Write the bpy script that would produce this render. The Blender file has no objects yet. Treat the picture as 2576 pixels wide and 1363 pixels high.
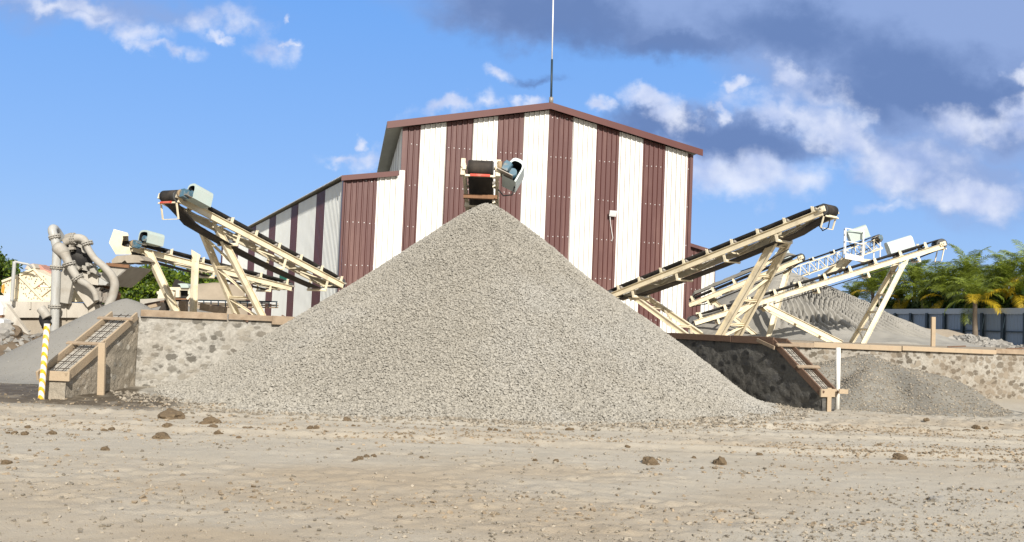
import bpy, math, random
import numpy as np
from mathutils import Vector, Matrix
R = math.radians
random.seed(7)
rng = np.random.default_rng(7)
sc = bpy.context.scene
COL = sc.collection

# ------------------------------------------------------------------ camera, world, sun
F_PX, W_PX, H_PX = 2400.0, 2575.0, 1363.0        # focal length and frame, in pixels of the viewed photograph
PITCH, ROLL, EYE = math.atan(124/2400), 0.040, 1.65
cam_o = Vector((0, 0, EYE))
fw = Vector((0, math.cos(PITCH), math.sin(PITCH)))
r0 = Vector((1, 0, 0)); u0 = Vector((0, -math.sin(PITCH), math.cos(PITCH)))
cr = r0*math.cos(ROLL) + u0*math.sin(ROLL)
cu = u0*math.cos(ROLL) - r0*math.sin(ROLL)
cd = bpy.data.cameras.new('camera'); co = bpy.data.objects.new('camera', cd); COL.objects.link(co)
cd.sensor_fit = 'HORIZONTAL'; cd.sensor_width = 36; cd.lens = 36*F_PX/W_PX
cd.clip_start = 0.1; cd.clip_end = 5000
M = Matrix((cr, cu, -fw)).transposed().to_4x4(); M.translation = cam_o
co.matrix_world = M
sc.camera = co
sc.view_settings.view_transform = 'Standard'; sc.view_settings.look = 'None'
sc.view_settings.exposure = 0.42; sc.view_settings.gamma = 1

SUN_AZ, SUN_EL = 16.5, 29.0      # degrees to the right of straight behind the camera
sdir = Vector((math.sin(R(SUN_AZ))*math.cos(R(SUN_EL)), -math.cos(R(SUN_AZ))*math.cos(R(SUN_EL)), math.sin(R(SUN_EL))))
sl = bpy.data.lights.new('sun', 'SUN'); so = bpy.data.objects.new('sun', sl); COL.objects.link(so)
sl.energy = 4.6; sl.angle = R(0.5); sl.color = (1.0, 0.935, 0.84)
so.rotation_euler = sdir.to_track_quat('Z', 'Y').to_euler()

def ray(px, py):
    return (fw + cr*((px-W_PX/2)/F_PX) - cu*((py-H_PX/2)/F_PX))
def P(px, py, Y):                 # the point seen at (px, py) that lies Y metres ahead
    d = ray(px, py); return cam_o + d*(Y/d.y)
def P_plane(px, py, p0, n):
    d = ray(px, py); return cam_o + d*((p0-cam_o).dot(n)/d.dot(n))
def P_z(px, py, z):
    d = ray(px, py); return cam_o + d*((z-EYE)/d.z)

world = bpy.data.worlds.new('World'); sc.world = world; world.use_nodes = True
def build_world():
    nt = world.node_tree; N = nt.nodes; L = nt.links
    N.clear()
    out = N.new('ShaderNodeOutputWorld'); bg = N.new('ShaderNodeBackground'); bg.inputs[1].default_value = 0.1
    L.new(bg.outputs[0], out.inputs[0])
    sky = N.new('ShaderNodeTexSky'); sky.sky_type = 'NISHITA'; sky.sun_disc = False
    sky.sun_elevation = R(SUN_EL); sky.sun_rotation = math.atan2(sdir.x, sdir.y)
    sky.air_density = 1.0; sky.dust_density = 0.6; sky.ozone_density = 2.0
    hs = N.new('ShaderNodeHueSaturation'); hs.inputs['Saturation'].default_value = SKY_SAT; hs.inputs['Value'].default_value = SKY_VAL
    hs.inputs['Hue'].default_value = SKY_HUE
    L.new(sky.outputs[0], hs.inputs['Color'])
    tc = N.new('ShaderNodeTexCoord'); sx = N.new('ShaderNodeSeparateXYZ'); L.new(tc.outputs['Generated'], sx.inputs[0])
    gr = N.new('ShaderNodeValToRGB'); L.new(sx.outputs[2], gr.inputs[0]); el = gr.color_ramp.elements
    el[0].position = 0.0; el[0].color = (.255, .395, .68, 1); el[1].position = .36; el[1].color = (.118, .298, .70, 1)
    e_ = el.new(.13); e_.color = (.20, .36, .70, 1); e_ = el.new(.55); e_.color = (.40, .42, .45, 1)      # unseen sky overhead, made neutral grey to cut the blue fill light
    gs = N.new('ShaderNodeVectorMath'); gs.operation = 'SCALE'; L.new(gr.outputs[0], gs.inputs[0]); gs.inputs['Scale'].default_value = 10.0
    gm = N.new('ShaderNodeMix'); gm.data_type = 'RGBA'; gm.inputs[0].default_value = .85; L.new(hs.outputs[0], gm.inputs[6]); L.new(gs.outputs[0], gm.inputs[7])
    bk_ = N.new('ShaderNodeMapRange'); L.new(sx.outputs[1], bk_.inputs[0]); bk_.inputs[1].default_value = .25; bk_.inputs[2].default_value = -.25   # unseen sky behind the camera, grey added against the blue fill
    gb = N.new('ShaderNodeMix'); gb.data_type = 'RGBA'; L.new(bk_.outputs[0], gb.inputs[0]); L.new(gm.outputs[2], gb.inputs[6]); gb.inputs[7].default_value = (4.2, 4.2, 4.2, 1)
    def math_(op, a, b=None, c=None):
        m = N.new('ShaderNodeMath'); m.operation = op
        for i, v in enumerate((a, b, c)):
            if v is None: continue
            if isinstance(v, (int, float)): m.inputs[i].default_value = v
            else: L.new(v, m.inputs[i])
        return m.outputs[0]
    yy = math_('MAXIMUM', sx.outputs[1], 0.05)
    uu = math_('DIVIDE', sx.outputs[0], yy); vv = math_('DIVIDE', sx.outputs[2], yy)
    cx = N.new('ShaderNodeCombineXYZ'); L.new(uu, cx.inputs[0]); L.new(vv, cx.inputs[1])
    def noise(scale, detail, rough, z, stretch=1.0):
        mp = N.new('ShaderNodeMapping'); mp.inputs['Location'].default_value = (0, 0, z); mp.inputs['Scale'].default_value = (1, stretch, 1)
        L.new(cx.outputs[0], mp.inputs[0])
        n = N.new('ShaderNodeTexNoise'); n.inputs['Scale'].default_value = scale; n.inputs['Detail'].default_value = detail
        n.inputs['Roughness'].default_value = rough; L.new(mp.outputs[0], n.inputs['Vector']); return n
    warp = noise(14, 6, 0.6, 3.1)
    wv = N.new('ShaderNodeVectorMath'); wv.operation = 'MULTIPLY_ADD'
    sb = N.new('ShaderNodeVectorMath'); sb.operation = 'SUBTRACT'; L.new(warp.outputs['Color'], sb.inputs[0]); sb.inputs[1].default_value = (.5, .5, .5)
    L.new(sb.outputs[0], wv.inputs[0]); wv.inputs[1].default_value = (.085, .06, 0)
    w2 = noise(40, 5, .5, 1.7); s2 = N.new('ShaderNodeVectorMath'); s2.operation = 'SUBTRACT'; L.new(w2.outputs['Color'], s2.inputs[0]); s2.inputs[1].default_value = (.5, .5, .5)
    v2 = N.new('ShaderNodeVectorMath'); v2.operation = 'MULTIPLY_ADD'; L.new(s2.outputs[0], v2.inputs[0]); v2.inputs[1].default_value = (.034, .028, 0); L.new(cx.outputs[0], v2.inputs[2]); L.new(v2.outputs[0], wv.inputs[2])
    def mask(blobs, nz, amp, lo, hi):
        acc = None
        for (px, py, rx, ry, rot, w) in blobs:
            d = ray(px, py); c = (d.x/d.y, d.z/d.y)
            mp = N.new('ShaderNodeMapping'); mp.vector_type = 'TEXTURE'
            mp.inputs['Location'].default_value = (c[0], c[1], 0); mp.inputs['Rotation'].default_value = (0, 0, R(-rot))
            mp.inputs['Scale'].default_value = (rx/F_PX, ry/F_PX, 1)
            L.new(wv.outputs[0], mp.inputs[0])
            ln = N.new('ShaderNodeVectorMath'); ln.operation = 'LENGTH'; L.new(mp.outputs[0], ln.inputs[0])
            v = math_('MULTIPLY_ADD', ln.outputs['Value'], -w, w)
            acc = v if acc is None else math_('MAXIMUM', acc, v)
        acc = math_('MULTIPLY_ADD', nz, amp, math_('SUBTRACT', acc, amp*0.5))
        mr = N.new('ShaderNodeMapRange'); mr.interpolation_type = 'SMOOTHSTEP'
        L.new(acc, mr.inputs['Value']); mr.inputs['From Min'].default_value = lo; mr.inputs['From Max'].default_value = hi
        return mr.outputs[0]
    big = noise(7, 8, 0.62, 0.4, 1.5); fine = noise(22, 7, 0.52, 5.2, 1.2); soft = noise(4.5, 5, .55, 9.0, 1.8)
    # (x, y, rx, ry, tilt, weight) in viewed pixels: the cloud masses
    veil = [(1750, 0, 900, 150, 0, 1.4), (2150, 130, 420, 190, 12, 1.3), (2420, 230, 420, 220, 5, 1.5), (2380, 420, 300, 110, 8, .9),
            (2480, 60, 420, 330, 0, 1.2), (180, 15, 420, 50, 0, .4), (1860, 345, 280, 85, 5, 1.1), (1650, 320, 130, 50, 10, .8), (2200, 380, 260, 80, 30, .8), (1250, 30, 330, 80, 8, .8)]
    dark = [(1450, 50, 430, 95, 5, 1.2), (1700, 100, 240, 62, -3, 1.3), (2000, 85, 330, 95, 8, 1.1), (2350, 230, 340, 110, 10, 1.4),
            (1360, 183, 75, 22, 0, .8), (1640, 318, 120, 48, 14, 1.1), (1880, 350, 260, 62, 5, 1.2), (2250, 150, 330, 110, 12, 1.0), (2180, 240, 170, 70, 30, .8), (2480, 250, 200, 80, 0, 1.0)]
    white = [(350, 78, 75, 34, 8, .75), (480, 42, 85, 46, 5, .8), (610, 52, 90, 48, 22, .8), (420, 122, 85, 20, 12, .7), (685, 132, 62, 42, 15, .8),
             (100, 12, 190, 32, 0, .9), (560, 100, 45, 16, 15, .8), (250, 50, 150, 30, 0, .6), (722, 120, 22, 10, 0, .8), (715, 45, 12, 14, 0, .7),
             (870, 405, 62, 20, 0, 1), (940, 398, 60, 34, -20, 1), (915, 358, 26, 20, 0, 1),
             (1130, 278, 110, 28, -12, 1.1), (1220, 252, 58, 36, -20, 1.1), (1265, 170, 62, 22, 0, .9), (1350, 252, 45, 24, 0, .9), (1490, 268, 45, 22, 0, .9),
             (1640, 258, 85, 38, 10, 1.2), (1700, 285, 60, 48, 30, 1.2), (1812, 275, 32, 24, 0, 1), (1965, 178, 62, 42, 10, 1.15), (1850, 206, 42, 20, 10, .9),
             (1990, 290, 170, 50, 12, 1.1), (2110, 345, 210, 80, 38, 1.1), (2240, 435, 170, 70, 20, .9), (1890, 440, 240, 80, 4, 1.2), (1790, 420, 150, 70, 0, 1.0), (2050, 240, 110, 60, 30, .8),
             (2430, 487, 190, 55, 0, 1.0), (2500, 305, 170, 60, -8, 1.1), (2330, 410, 200, 60, 8, .6), (2570, 190, 50, 24, 0, .9), (2220, 515, 120, 22, 0, .6), (2560, 265, 70, 40, 0, 1)]
    mv = mask(veil, soft.outputs[0], 1.1, -0.25, 0.6)
    md = mask(dark, big.outputs[0], 1.5, -0.25, 0.85)
    mw = mask(white, fine.outputs[0], 2.2, -0.12, 1.0)
    def mix(f, a, b):
        m = N.new('ShaderNodeMix'); m.data_type = 'RGBA'; L.new(f, m.inputs[0])
        for i, v in ((6, a), (7, b)):
            if isinstance(v, tuple): m.inputs[i].default_value = v + (1,)
            else: L.new(v, m.inputs[i])
        return m.outputs[2]
    k = 10.0
    c = mix(math_('MULTIPLY', mv, 0.88), gb.outputs[2], (.225*k, .305*k, .52*k))
    c = mix(math_('MULTIPLY', md, 0.85), c, (.095*k, .163*k, .350*k))
    ramp = N.new('ShaderNodeMapRange'); L.new(noise(24, 5, .5, 7.7).outputs[0], ramp.inputs['Value']); ramp.inputs['From Min'].default_value = .3; ramp.inputs['From Max'].default_value = .62
    wc = mix(ramp.outputs[0], (.33*k, .41*k, .64*k), (.62*k, .655*k, .76*k))
    c = mix(math_('MULTIPLY', mw, 0.88), c, wc)
    L.new(c, bg.inputs[0])
SKY_SAT, SKY_VAL, SKY_HUE = 1.25, 1.0, 0.5
build_world()

# ------------------------------------------------------------------ materials
def new_mat(name):
    m = bpy.data.materials.new(name); m.use_nodes = True
    nt = m.node_tree; b = nt.nodes['Principled BSDF']; return m, nt, b
def mat(name, col, rough=.6, metal=0, var=.12, scale=3.0, dirt=None, dirt_amt=.5, dirt_scale=1.2, bump=0, bscale=30, island=0, spec=.4, detail=5, stretch=None):
    """A painted / dusty / mineral surface: base colour, fine variation, patches of dirt, bump, optional variation per piece."""
    m, nt, b = new_mat(name); N = nt.nodes; L = nt.links
    b.inputs['Roughness'].default_value = rough; b.inputs['Metallic'].default_value = metal
    b.inputs['Specular IOR Level'].default_value = spec
    tc = N.new('ShaderNodeTexCoord'); mp = N.new('ShaderNodeMapping'); L.new(tc.outputs['Object'], mp.inputs[0])
    if stretch: mp.inputs['Scale'].default_value = stretch
    n = N.new('ShaderNodeTexNoise'); n.inputs['Scale'].default_value = scale; n.inputs['Detail'].default_value = detail; n.inputs['Roughness'].default_value = .6
    L.new(mp.outputs[0], n.inputs['Vector'])
    mr = N.new('ShaderNodeMapRange'); L.new(n.outputs[0], mr.inputs[0]); mr.inputs[1].default_value = .25; mr.inputs[2].default_value = .75
    mr.inputs[3].default_value = 1-var; mr.inputs[4].default_value = 1+var
    val = mr.outputs[0]
    if island:
        g = N.new('ShaderNodeNewGeometry'); mi = N.new('ShaderNodeMapRange'); L.new(g.outputs['Random Per Island'], mi.inputs[0])
        mi.inputs[3].default_value = 1-island; mi.inputs[4].default_value = 1+island
        mm = N.new('ShaderNodeMath'); mm.operation = 'MULTIPLY'; L.new(val, mm.inputs[0]); L.new(mi.outputs[0], mm.inputs[1]); val = mm.outputs[0]
    vm = N.new('ShaderNodeVectorMath'); vm.operation = 'SCALE'; vm.inputs[0].default_value = col; L.new(val, vm.inputs['Scale'])
    c = vm.outputs[0]
    if dirt:
        d = N.new('ShaderNodeTexNoise'); d.inputs['Scale'].default_value = dirt_scale; d.inputs['Detail'].default_value = 7; d.inputs['Roughness'].default_value = .65
        L.new(mp.outputs[0], d.inputs['Vector'])
        dr = N.new('ShaderNodeMapRange'); L.new(d.outputs[0], dr.inputs[0]); dr.inputs[1].default_value = .48; dr.inputs[2].default_value = .72
        dr.inputs[3].default_value = 0; dr.inputs[4].default_value = dirt_amt
        mx = N.new('ShaderNodeMix'); mx.data_type = 'RGBA'; L.new(dr.outputs[0], mx.inputs[0]); L.new(c, mx.inputs[6]); mx.inputs[7].default_value = tuple(dirt)+(1,)
        c = mx.outputs[2]
    L.new(c, b.inputs['Base Color'])
    if bump:
        bn = N.new('ShaderNodeTexNoise'); bn.inputs['Scale'].default_value = bscale; bn.inputs['Detail'].default_value = 6; L.new(mp.outputs[0], bn.inputs['Vector'])
        bp = N.new('ShaderNodeBump'); bp.inputs['Strength'].default_value = bump; bp.inputs['Distance'].default_value = .02
        L.new(bn.outputs[0], bp.inputs['Height']); L.new(bp.outputs[0], b.inputs['Normal'])
    return m

DUST = (.36, .33, .27)
m_cream = mat('cream_paint', (.76, .68, .50), .5, 0, .08, 2.5, (.33, .27, .19), .6, 2.6)
m_creamd = mat('cream_paint_dusty', (.66, .59, .45), .6, 0, .08, 2, DUST, .75, 1.4)
m_white = mat('white_sheet', (.74, .745, .72), .38, 0, .04, 1.2, (.56, .53, .45), .45, .9, stretch=(1.5, 1.5, .3))
m_ribshade = mat('rib_shade', (.45, .44, .41), .7, 0, .1, 2)  # painted shade: greys one flank of each rib on white sheets
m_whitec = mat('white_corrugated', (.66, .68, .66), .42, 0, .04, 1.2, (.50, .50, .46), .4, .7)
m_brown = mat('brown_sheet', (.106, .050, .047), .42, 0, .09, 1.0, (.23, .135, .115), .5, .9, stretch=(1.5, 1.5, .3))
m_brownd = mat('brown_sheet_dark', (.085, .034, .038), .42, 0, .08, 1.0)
m_trim = mat('brown_trim', (.10, .036, .032), .42, 0, .08, 2)  # also painted as shade on the rib flanks of brown sheets
m_soffit = mat('roof_underside', (.28, .27, .22), .7, 0, .08, 2)
m_roof = mat('roof_sheet', (.55, .55, .53), .5, 0, .06, 2)
m_rubber = mat('belt_rubber', (.022, .021, .021), .65, 0, .25, 3, (.12, .112, .10), .5, 2.2)
m_beltund = mat('belt_underside', (.020, .018, .017), .8, 0, .25, 2, (.12, .095, .07), .5, 1.4)
m_drum = mat('drum_lagging', (.075, .078, .082), .6, 0, .2, 6, (.16, .16, .15), .4, 3)
m_steel = mat('dull_steel', (.30, .28, .25), .5, .3, .15, 5, (.20, .13, .08), .4, 4)
m_rust = mat('rusty_steel', (.20, .105, .055), .8, 0, .2, 6, (.10, .05, .03), .5, 5)
m_guard = mat('pale_green_guard', (.42, .50, .47), .45, 0, .05, 2, (.48, .46, .40), .35, 1.5)
m_guardw = mat('pale_white_guard', (.55, .63, .63), .4, 0, .05, 2)
m_black = mat('dark_hole', (.012, .012, .013), .8, 0, .1, 3)
m_blue = mat('blue_gearbox', (.06, .14, .20), .5, 0, .15, 5, (.33, .26, .17), .85, 7)
m_tan = mat('dusty_casing', (.32, .24, .15), .85, 0, .15, 6)
m_red = mat('red_scraper', (.48, .06, .035), .6, 0, .1, 4, (.5, .4, .3), .4, 5)
m_gravel = mat('gravel_stone', (.335, .318, .28), .9, 0, .06, .35, (.39, .385, .365), .7, .22, island=.09, spec=.15)
m_gravelbase = mat('gravel_fines', (.33, .313, .275), .95, 0, .15, 12, bump=.6, bscale=30, spec=.1)
m_sand = mat('grey_sand', (.255, .248, .23), .95, 0, .10, 1.2, (.25, .235, .21), .5, .6, bump=.5, bscale=45, spec=.1)
m_sandpale = mat('pale_grey_sand', (.295, .284, .256), .95, 0, .10, .6, (.35, .335, .305), .6, .25, bump=.5, bscale=20, spec=.1)
m_sandbay = mat('gravelly_sand', (.245, .235, .208), .95, 0, .16, 2.2, (.19, .175, .15), .6, .8, bump=.9, bscale=28, spec=.1, island=.15)
m_soil = mat('tan_soil', (.34, .29, .225), .95, 0, .12, 1.5, (.26, .22, .17), .5, .8, bump=.6, bscale=18, spec=.1)
m_brownsoil = mat('dark_soil', (.16, .125, .09), .95, 0, .2, 2.5, bump=.8, bscale=12, spec=.1)
m_clod = mat('mud_clod', (.15, .112, .072), .95, 0, .2, 9, (.25, .19, .12), .5, 6, bump=.6, bscale=25, island=.25, spec=.1)
m_pebble = mat('pebble', (.27, .24, .195), .9, 0, .1, 4, island=.35, spec=.1)
m_crumb = mat('earth_crumb', (.275, .222, .16), .95, 0, .12, 5, island=.28, spec=.1)
m_boulder = mat('boulder', (.27, .26, .24), .9, 0, .15, 5, bump=.5, bscale=15, island=.2, spec=.2)
m_wood = mat('old_plank', (.32, .25, .18), .85, 0, .22, 2.5, (.20, .135, .085), .6, 3.0, bump=.3, bscale=30, stretch=(2, 2, 2), spec=.2)
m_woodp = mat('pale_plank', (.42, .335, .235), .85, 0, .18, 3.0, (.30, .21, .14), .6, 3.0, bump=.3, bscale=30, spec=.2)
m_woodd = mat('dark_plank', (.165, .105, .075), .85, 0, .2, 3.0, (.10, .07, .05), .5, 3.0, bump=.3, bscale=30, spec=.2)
m_rebar = mat('rebar', (.07, .055, .045), .8, .2, .2, 8)
m_conc = mat('concrete_top', (.38, .36, .32), .9, 0, .12, 3, (.30, .28, .24), .5, 2, bump=.4, bscale=20, spec=.2)
m_galv = mat('dusty_pipe', (.36, .345, .31), .7, 0, .12, 2.5, (.24, .20, .15), .75, 2.2)
m_pvc = mat('grey_pipe', (.40, .41, .40), .5, 0, .08, 2.5, (.27, .24, .19), .6, 1.6, stretch=(3, 3, .5))
m_tank = mat('dusty_tank', (.47, .44, .385), .8, 0, .08, 1.2, (.30, .255, .20), .6, 1.0, stretch=(1.6, 1.6, .5))
m_tankd = mat('dusty_hopper', (.36, .32, .26), .85, 0, .1, 1.2, (.24, .20, .15), .6, 1.0, stretch=(1.6, 1.6, .5))
m_plant = mat('cream_housing', (.74, .66, .48), .55, 0, .06, 1.0, (.45, .38, .28), .45, .9)
m_redsheet = mat('faded_red_sheet', (.42, .22, .18), .7, 0, .12, 3)
m_orange = mat('orange_rust', (.60, .28, .04), .7, 0, .1, 3)
m_whitep = mat('white_paint', (.76, .75, .70), .55, 0, .05, 5, (.50, .44, .36), .45, 6)
m_yellow = mat('yellow_paint', (.78, .43, .02), .55, 0, .08, 5, (.70, .62, .45), .4, 8)
m_fence = mat('fence_sheet', (.205, .27, .355), .55, 0, .05, .6, (.20, .25, .30), .4, .4)
m_fencep = mat('fence_post', (.022, .04, .055), .5, 0, .1, 2)
m_fencecap = mat('fence_cap', (.34, .39, .43), .5, 0, .06, 2)
m_green = mat('green_net', (.02, .22, .13), .7, 0, .15, 6)
m_trunk = mat('palm_trunk', (.16, .13, .10), .9, 0, .2, 5, bump=.6, bscale=14)
m_bark = mat('bark', (.12, .09, .065), .9, 0, .2, 5, bump=.5, bscale=14)
m_lamp = mat('lamp_housing', (.72, .73, .73), .4, 0, .04, 4)
m_glass = mat('lamp_glass', (.60, .62, .64), .15, 0, .04, 4)
m_galvtex = mat('mast_metal', (.50, .50, .50), .4, .5, .08, 2)
def leaf_mat(name, col, var=.35, tip=None):
    m, nt, b = new_mat(name); N = nt.nodes; L = nt.links
    g = N.new('ShaderNodeNewGeometry'); mi = N.new('ShaderNodeMapRange'); L.new(g.outputs['Random Per Island'], mi.inputs[0])
    mi.inputs[3].default_value = 1-var; mi.inputs[4].default_value = 1+var
    vm = N.new('ShaderNodeVectorMath'); vm.operation = 'SCALE'; vm.inputs[0].default_value = col; L.new(mi.outputs[0], vm.inputs['Scale'])
    L.new(vm.outputs[0], b.inputs['Base Color']); b.inputs['Roughness'].default_value = .5
    tr = N.new('ShaderNodeBsdfTranslucent'); sc2 = N.new('ShaderNodeVectorMath'); sc2.operation = 'SCALE'; L.new(vm.outputs[0], sc2.inputs[0]); sc2.inputs['Scale'].default_value = 1.3
    L.new(sc2.outputs[0], tr.inputs[0])
    mx = N.new('ShaderNodeMixShader'); mx.inputs[0].default_value = .3; L.new(b.outputs[0], mx.inputs[1]); L.new(tr.outputs[0], mx.inputs[2])
    L.new(mx.outputs[0], N['Material Output'].inputs[0]); return m
m_palm = leaf_mat('palm_leaf', (.185, .235, .03), .6)
m_palmy = leaf_mat('palm_leaf_yellow', (.50, .36, .02), .3)
m_leaf = leaf_mat('tree_leaf', (.13, .19, .012), .45)
m_leafd = leaf_mat('tree_leaf_dark', (.045, .085, .016), .4)

def masonry(name, mortar, stone, wet=0.0, scale=2.6, thr=.33, soft=.14):
    """Rubble stones of uneven size, smeared over with mortar."""
    m, nt, b = new_mat(name); N = nt.nodes; L = nt.links
    tc = N.new('ShaderNodeTexCoord')
    nz = N.new('ShaderNodeTexNoise'); nz.inputs['Scale'].default_value = 4; nz.inputs['Detail'].default_value = 8; nz.inputs['Roughness'].default_value = .68; L.new(tc.outputs['Object'], nz.inputs['Vector'])
    wv = N.new('ShaderNodeVectorMath'); wv.operation = 'MULTIPLY_ADD'; L.new(nz.outputs['Color'], wv.inputs[0]); wv.inputs[1].default_value = (.24, .24, .24); L.new(tc.outputs['Object'], wv.inputs[2])
    mp = N.new('ShaderNodeMapping'); mp.inputs['Scale'].default_value = (1, 1, 1.5); L.new(wv.outputs[0], mp.inputs[0])
    vo = N.new('ShaderNodeTexVoronoi'); vo.inputs['Scale'].default_value = scale; vo.inputs['Randomness'].default_value = .85; L.new(mp.outputs[0], vo.inputs['Vector'])
    sp = N.new('ShaderNodeSeparateColor'); L.new(vo.outputs['Color'], sp.inputs[0])
    # a stone shows where its cell distance is below its own threshold
    th = N.new('ShaderNodeMapRange'); L.new(sp.outputs[0], th.inputs[0]); th.inputs[3].default_value = thr*.45; th.inputs[4].default_value = thr*1.25
    sub = N.new('ShaderNodeMath'); sub.operation = 'SUBTRACT'; L.new(th.outputs[0], sub.inputs[0]); L.new(vo.outputs['Distance'], sub.inputs[1])
    ms = N.new('ShaderNodeMapRange'); ms.interpolation_type = 'SMOOTHSTEP'; L.new(sub.outputs[0], ms.inputs[0]); ms.inputs[1].default_value = -soft*.5; ms.inputs[2].default_value = soft*.5
    n2 = N.new('ShaderNodeTexNoise'); n2.inputs['Scale'].default_value = 14; n2.inputs['Detail'].default_value = 8; n2.inputs['Roughness'].default_value = .7; L.new(tc.outputs['Object'], n2.inputs['Vector'])
    def scaled(col, src, lo, hi):
        r = N.new('ShaderNodeMapRange'); L.new(src, r.inputs[0]); r.inputs[1].default_value = .2; r.inputs[2].default_value = .8; r.inputs[3].default_value = lo; r.inputs[4].default_value = hi
        v = N.new('ShaderNodeVectorMath'); v.operation = 'SCALE'; v.inputs[0].default_value = col; L.new(r.outputs[0], v.inputs['Scale']); return v.outputs[0]
    a = scaled(mortar, n2.outputs[0], .58, 1.42)
    s = scaled(stone, sp.outputs[1], .6, 1.4)
    mx = N.new('ShaderNodeMix'); mx.data_type = 'RGBA'; L.new(ms.outputs[0], mx.inputs[0]); L.new(a, mx.inputs[6]); L.new(s, mx.inputs[7])
    n3 = N.new('ShaderNodeTexNoise'); n3.inputs['Scale'].default_value = 1.1; n3.inputs['Detail'].default_value = 6; L.new(tc.outputs['Object'], n3.inputs['Vector'])
    r3 = N.new('ShaderNodeMapRange'); L.new(n3.outputs[0], r3.inputs[0]); r3.inputs[1].default_value = .42; r3.inputs[2].default_value = .7; r3.inputs[3].default_value = 0; r3.inputs[4].default_value = .55
    m2 = N.new('ShaderNodeMix'); m2.data_type = 'RGBA'; L.new(r3.outputs[0], m2.inputs[0]); L.new(mx.outputs[2], m2.inputs[6]); m2.inputs[7].default_value = (stone[0]*1.1, stone[1]*1.0, stone[2]*.9, 1)
    L.new(m2.outputs[2], b.inputs['Base Color']); b.inputs['Roughness'].default_value = .9 - .3*wet; b.inputs['Specular IOR Level'].default_value = .25
    ad = N.new('ShaderNodeMath'); ad.operation = 'MULTIPLY_ADD'; L.new(ms.outputs[0], ad.inputs[0]); ad.inputs[1].default_value = .2; L.new(n2.outputs[0], ad.inputs[2])
    bp = N.new('ShaderNodeBump'); bp.inputs['Strength'].default_value = .8; bp.inputs['Distance'].default_value = .04; L.new(ad.outputs[0], bp.inputs['Height']); L.new(bp.outputs[0], b.inputs['Normal'])
    return m
m_wall = masonry('rubble_wall', (.375, .36, .325), (.235, .22, .19), scale=5.0, thr=.52, soft=.2)
m_wallr = masonry('rubble_wall_tan', (.35, .33, .29), (.20, .175, .14), scale=5.0, thr=.54, soft=.18)
m_wallwet = masonry('rubble_wall_damp', (.31, .275, .22), (.48, .45, .39), wet=.5, scale=4.0, thr=.30)
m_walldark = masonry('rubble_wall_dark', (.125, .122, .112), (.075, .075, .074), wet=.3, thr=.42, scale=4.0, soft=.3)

# ------------------------------------------------------------------ noise on arrays
def _h(ix, iy, s):
    n = (ix.astype(np.int64)*374761393 + iy.astype(np.int64)*668265263 + s*974711) & 0xffffffff
    n = ((n ^ (n >> 13))*1274126177) & 0xffffffff
    return ((n ^ (n >> 16)) & 0xffff)/65535.0
def vnoise(x, y, s=0):
    x0 = np.floor(x); y0 = np.floor(y); fx = x-x0; fy = y-y0
    fx = fx*fx*(3-2*fx); fy = fy*fy*(3-2*fy)
    a = _h(x0, y0, s); b = _h(x0+1, y0, s); c = _h(x0, y0+1, s); d = _h(x0+1, y0+1, s)
    return (a*(1-fx)+b*fx)*(1-fy) + (c*(1-fx)+d*fx)*fy
def fbm(x, y, sc_=1.0, o=4, s=0, g=.5):
    t = 0; amp = 1; tot = 0
    for i in range(o):
        t = t + amp*vnoise(x*sc_*2**i+13.7*i, y*sc_*2**i+7.1*i, s+i); tot += amp; amp *= g
    return t/tot
def sstep(a, b, x):
    t = np.clip((x-a)/(b-a), 0, 1); return t*t*(3-2*t)

# ------------------------------------------------------------------ object helpers
def tag(o, label=None, cat=None, group=None, kind=None):
    if label: o['label'] = label
    if cat: o['category'] = cat
    if group: o['group'] = group
    if kind: o['kind'] = kind
    return o
def thing(name, label, cat, loc=(0, 0, 0), group=None):
    o = bpy.data.objects.new(name, None); COL.objects.link(o); o.location = loc; o.empty_display_size = .2
    return tag(o, label, cat, group)
def wloc(o):
    v = Vector(o.location)
    while o.parent: o = o.parent; v += Vector(o.location)
    return v
def np_mesh(name, V, Fq, mats, mi=None, parent=None, smooth=False, loc=None):
    V = np.asarray(V, dtype=np.float64); Fq = np.asarray(Fq)
    base = wloc(parent) if parent else (Vector(loc) if loc is not None else Vector((0, 0, 0)))
    V = V - np.array(base)
    me = bpy.data.meshes.new(name); k = Fq.shape[1]; nf = len(Fq)
    me.vertices.add(len(V)); me.vertices.foreach_set('co', V.ravel())
    me.loops.add(nf*k); me.loops.foreach_set('vertex_index', Fq.ravel().astype(np.int32))
    me.polygons.add(nf); me.polygons.foreach_set('loop_start', np.arange(0, nf*k, k, dtype=np.int32))
    try: me.polygons.foreach_set('loop_total', np.full(nf, k, dtype=np.int32))
    except Exception: pass
    for m in (mats if isinstance(mats, (list, tuple)) else [mats]): me.materials.append(m)
    if mi is not None: me.polygons.foreach_set('material_index', np.asarray(mi, dtype=np.int32))
    sm = np.full(nf, bool(smooth)) if not hasattr(smooth, '__len__') else np.asarray(smooth, dtype=bool)
    me.polygons.foreach_set('use_smooth', sm)
    me.update(calc_edges=True); me.validate()
    o = bpy.data.objects.new(name, me); COL.objects.link(o)
    if parent: o.parent = parent
    elif loc is not None: o.location = loc
    return o

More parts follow.
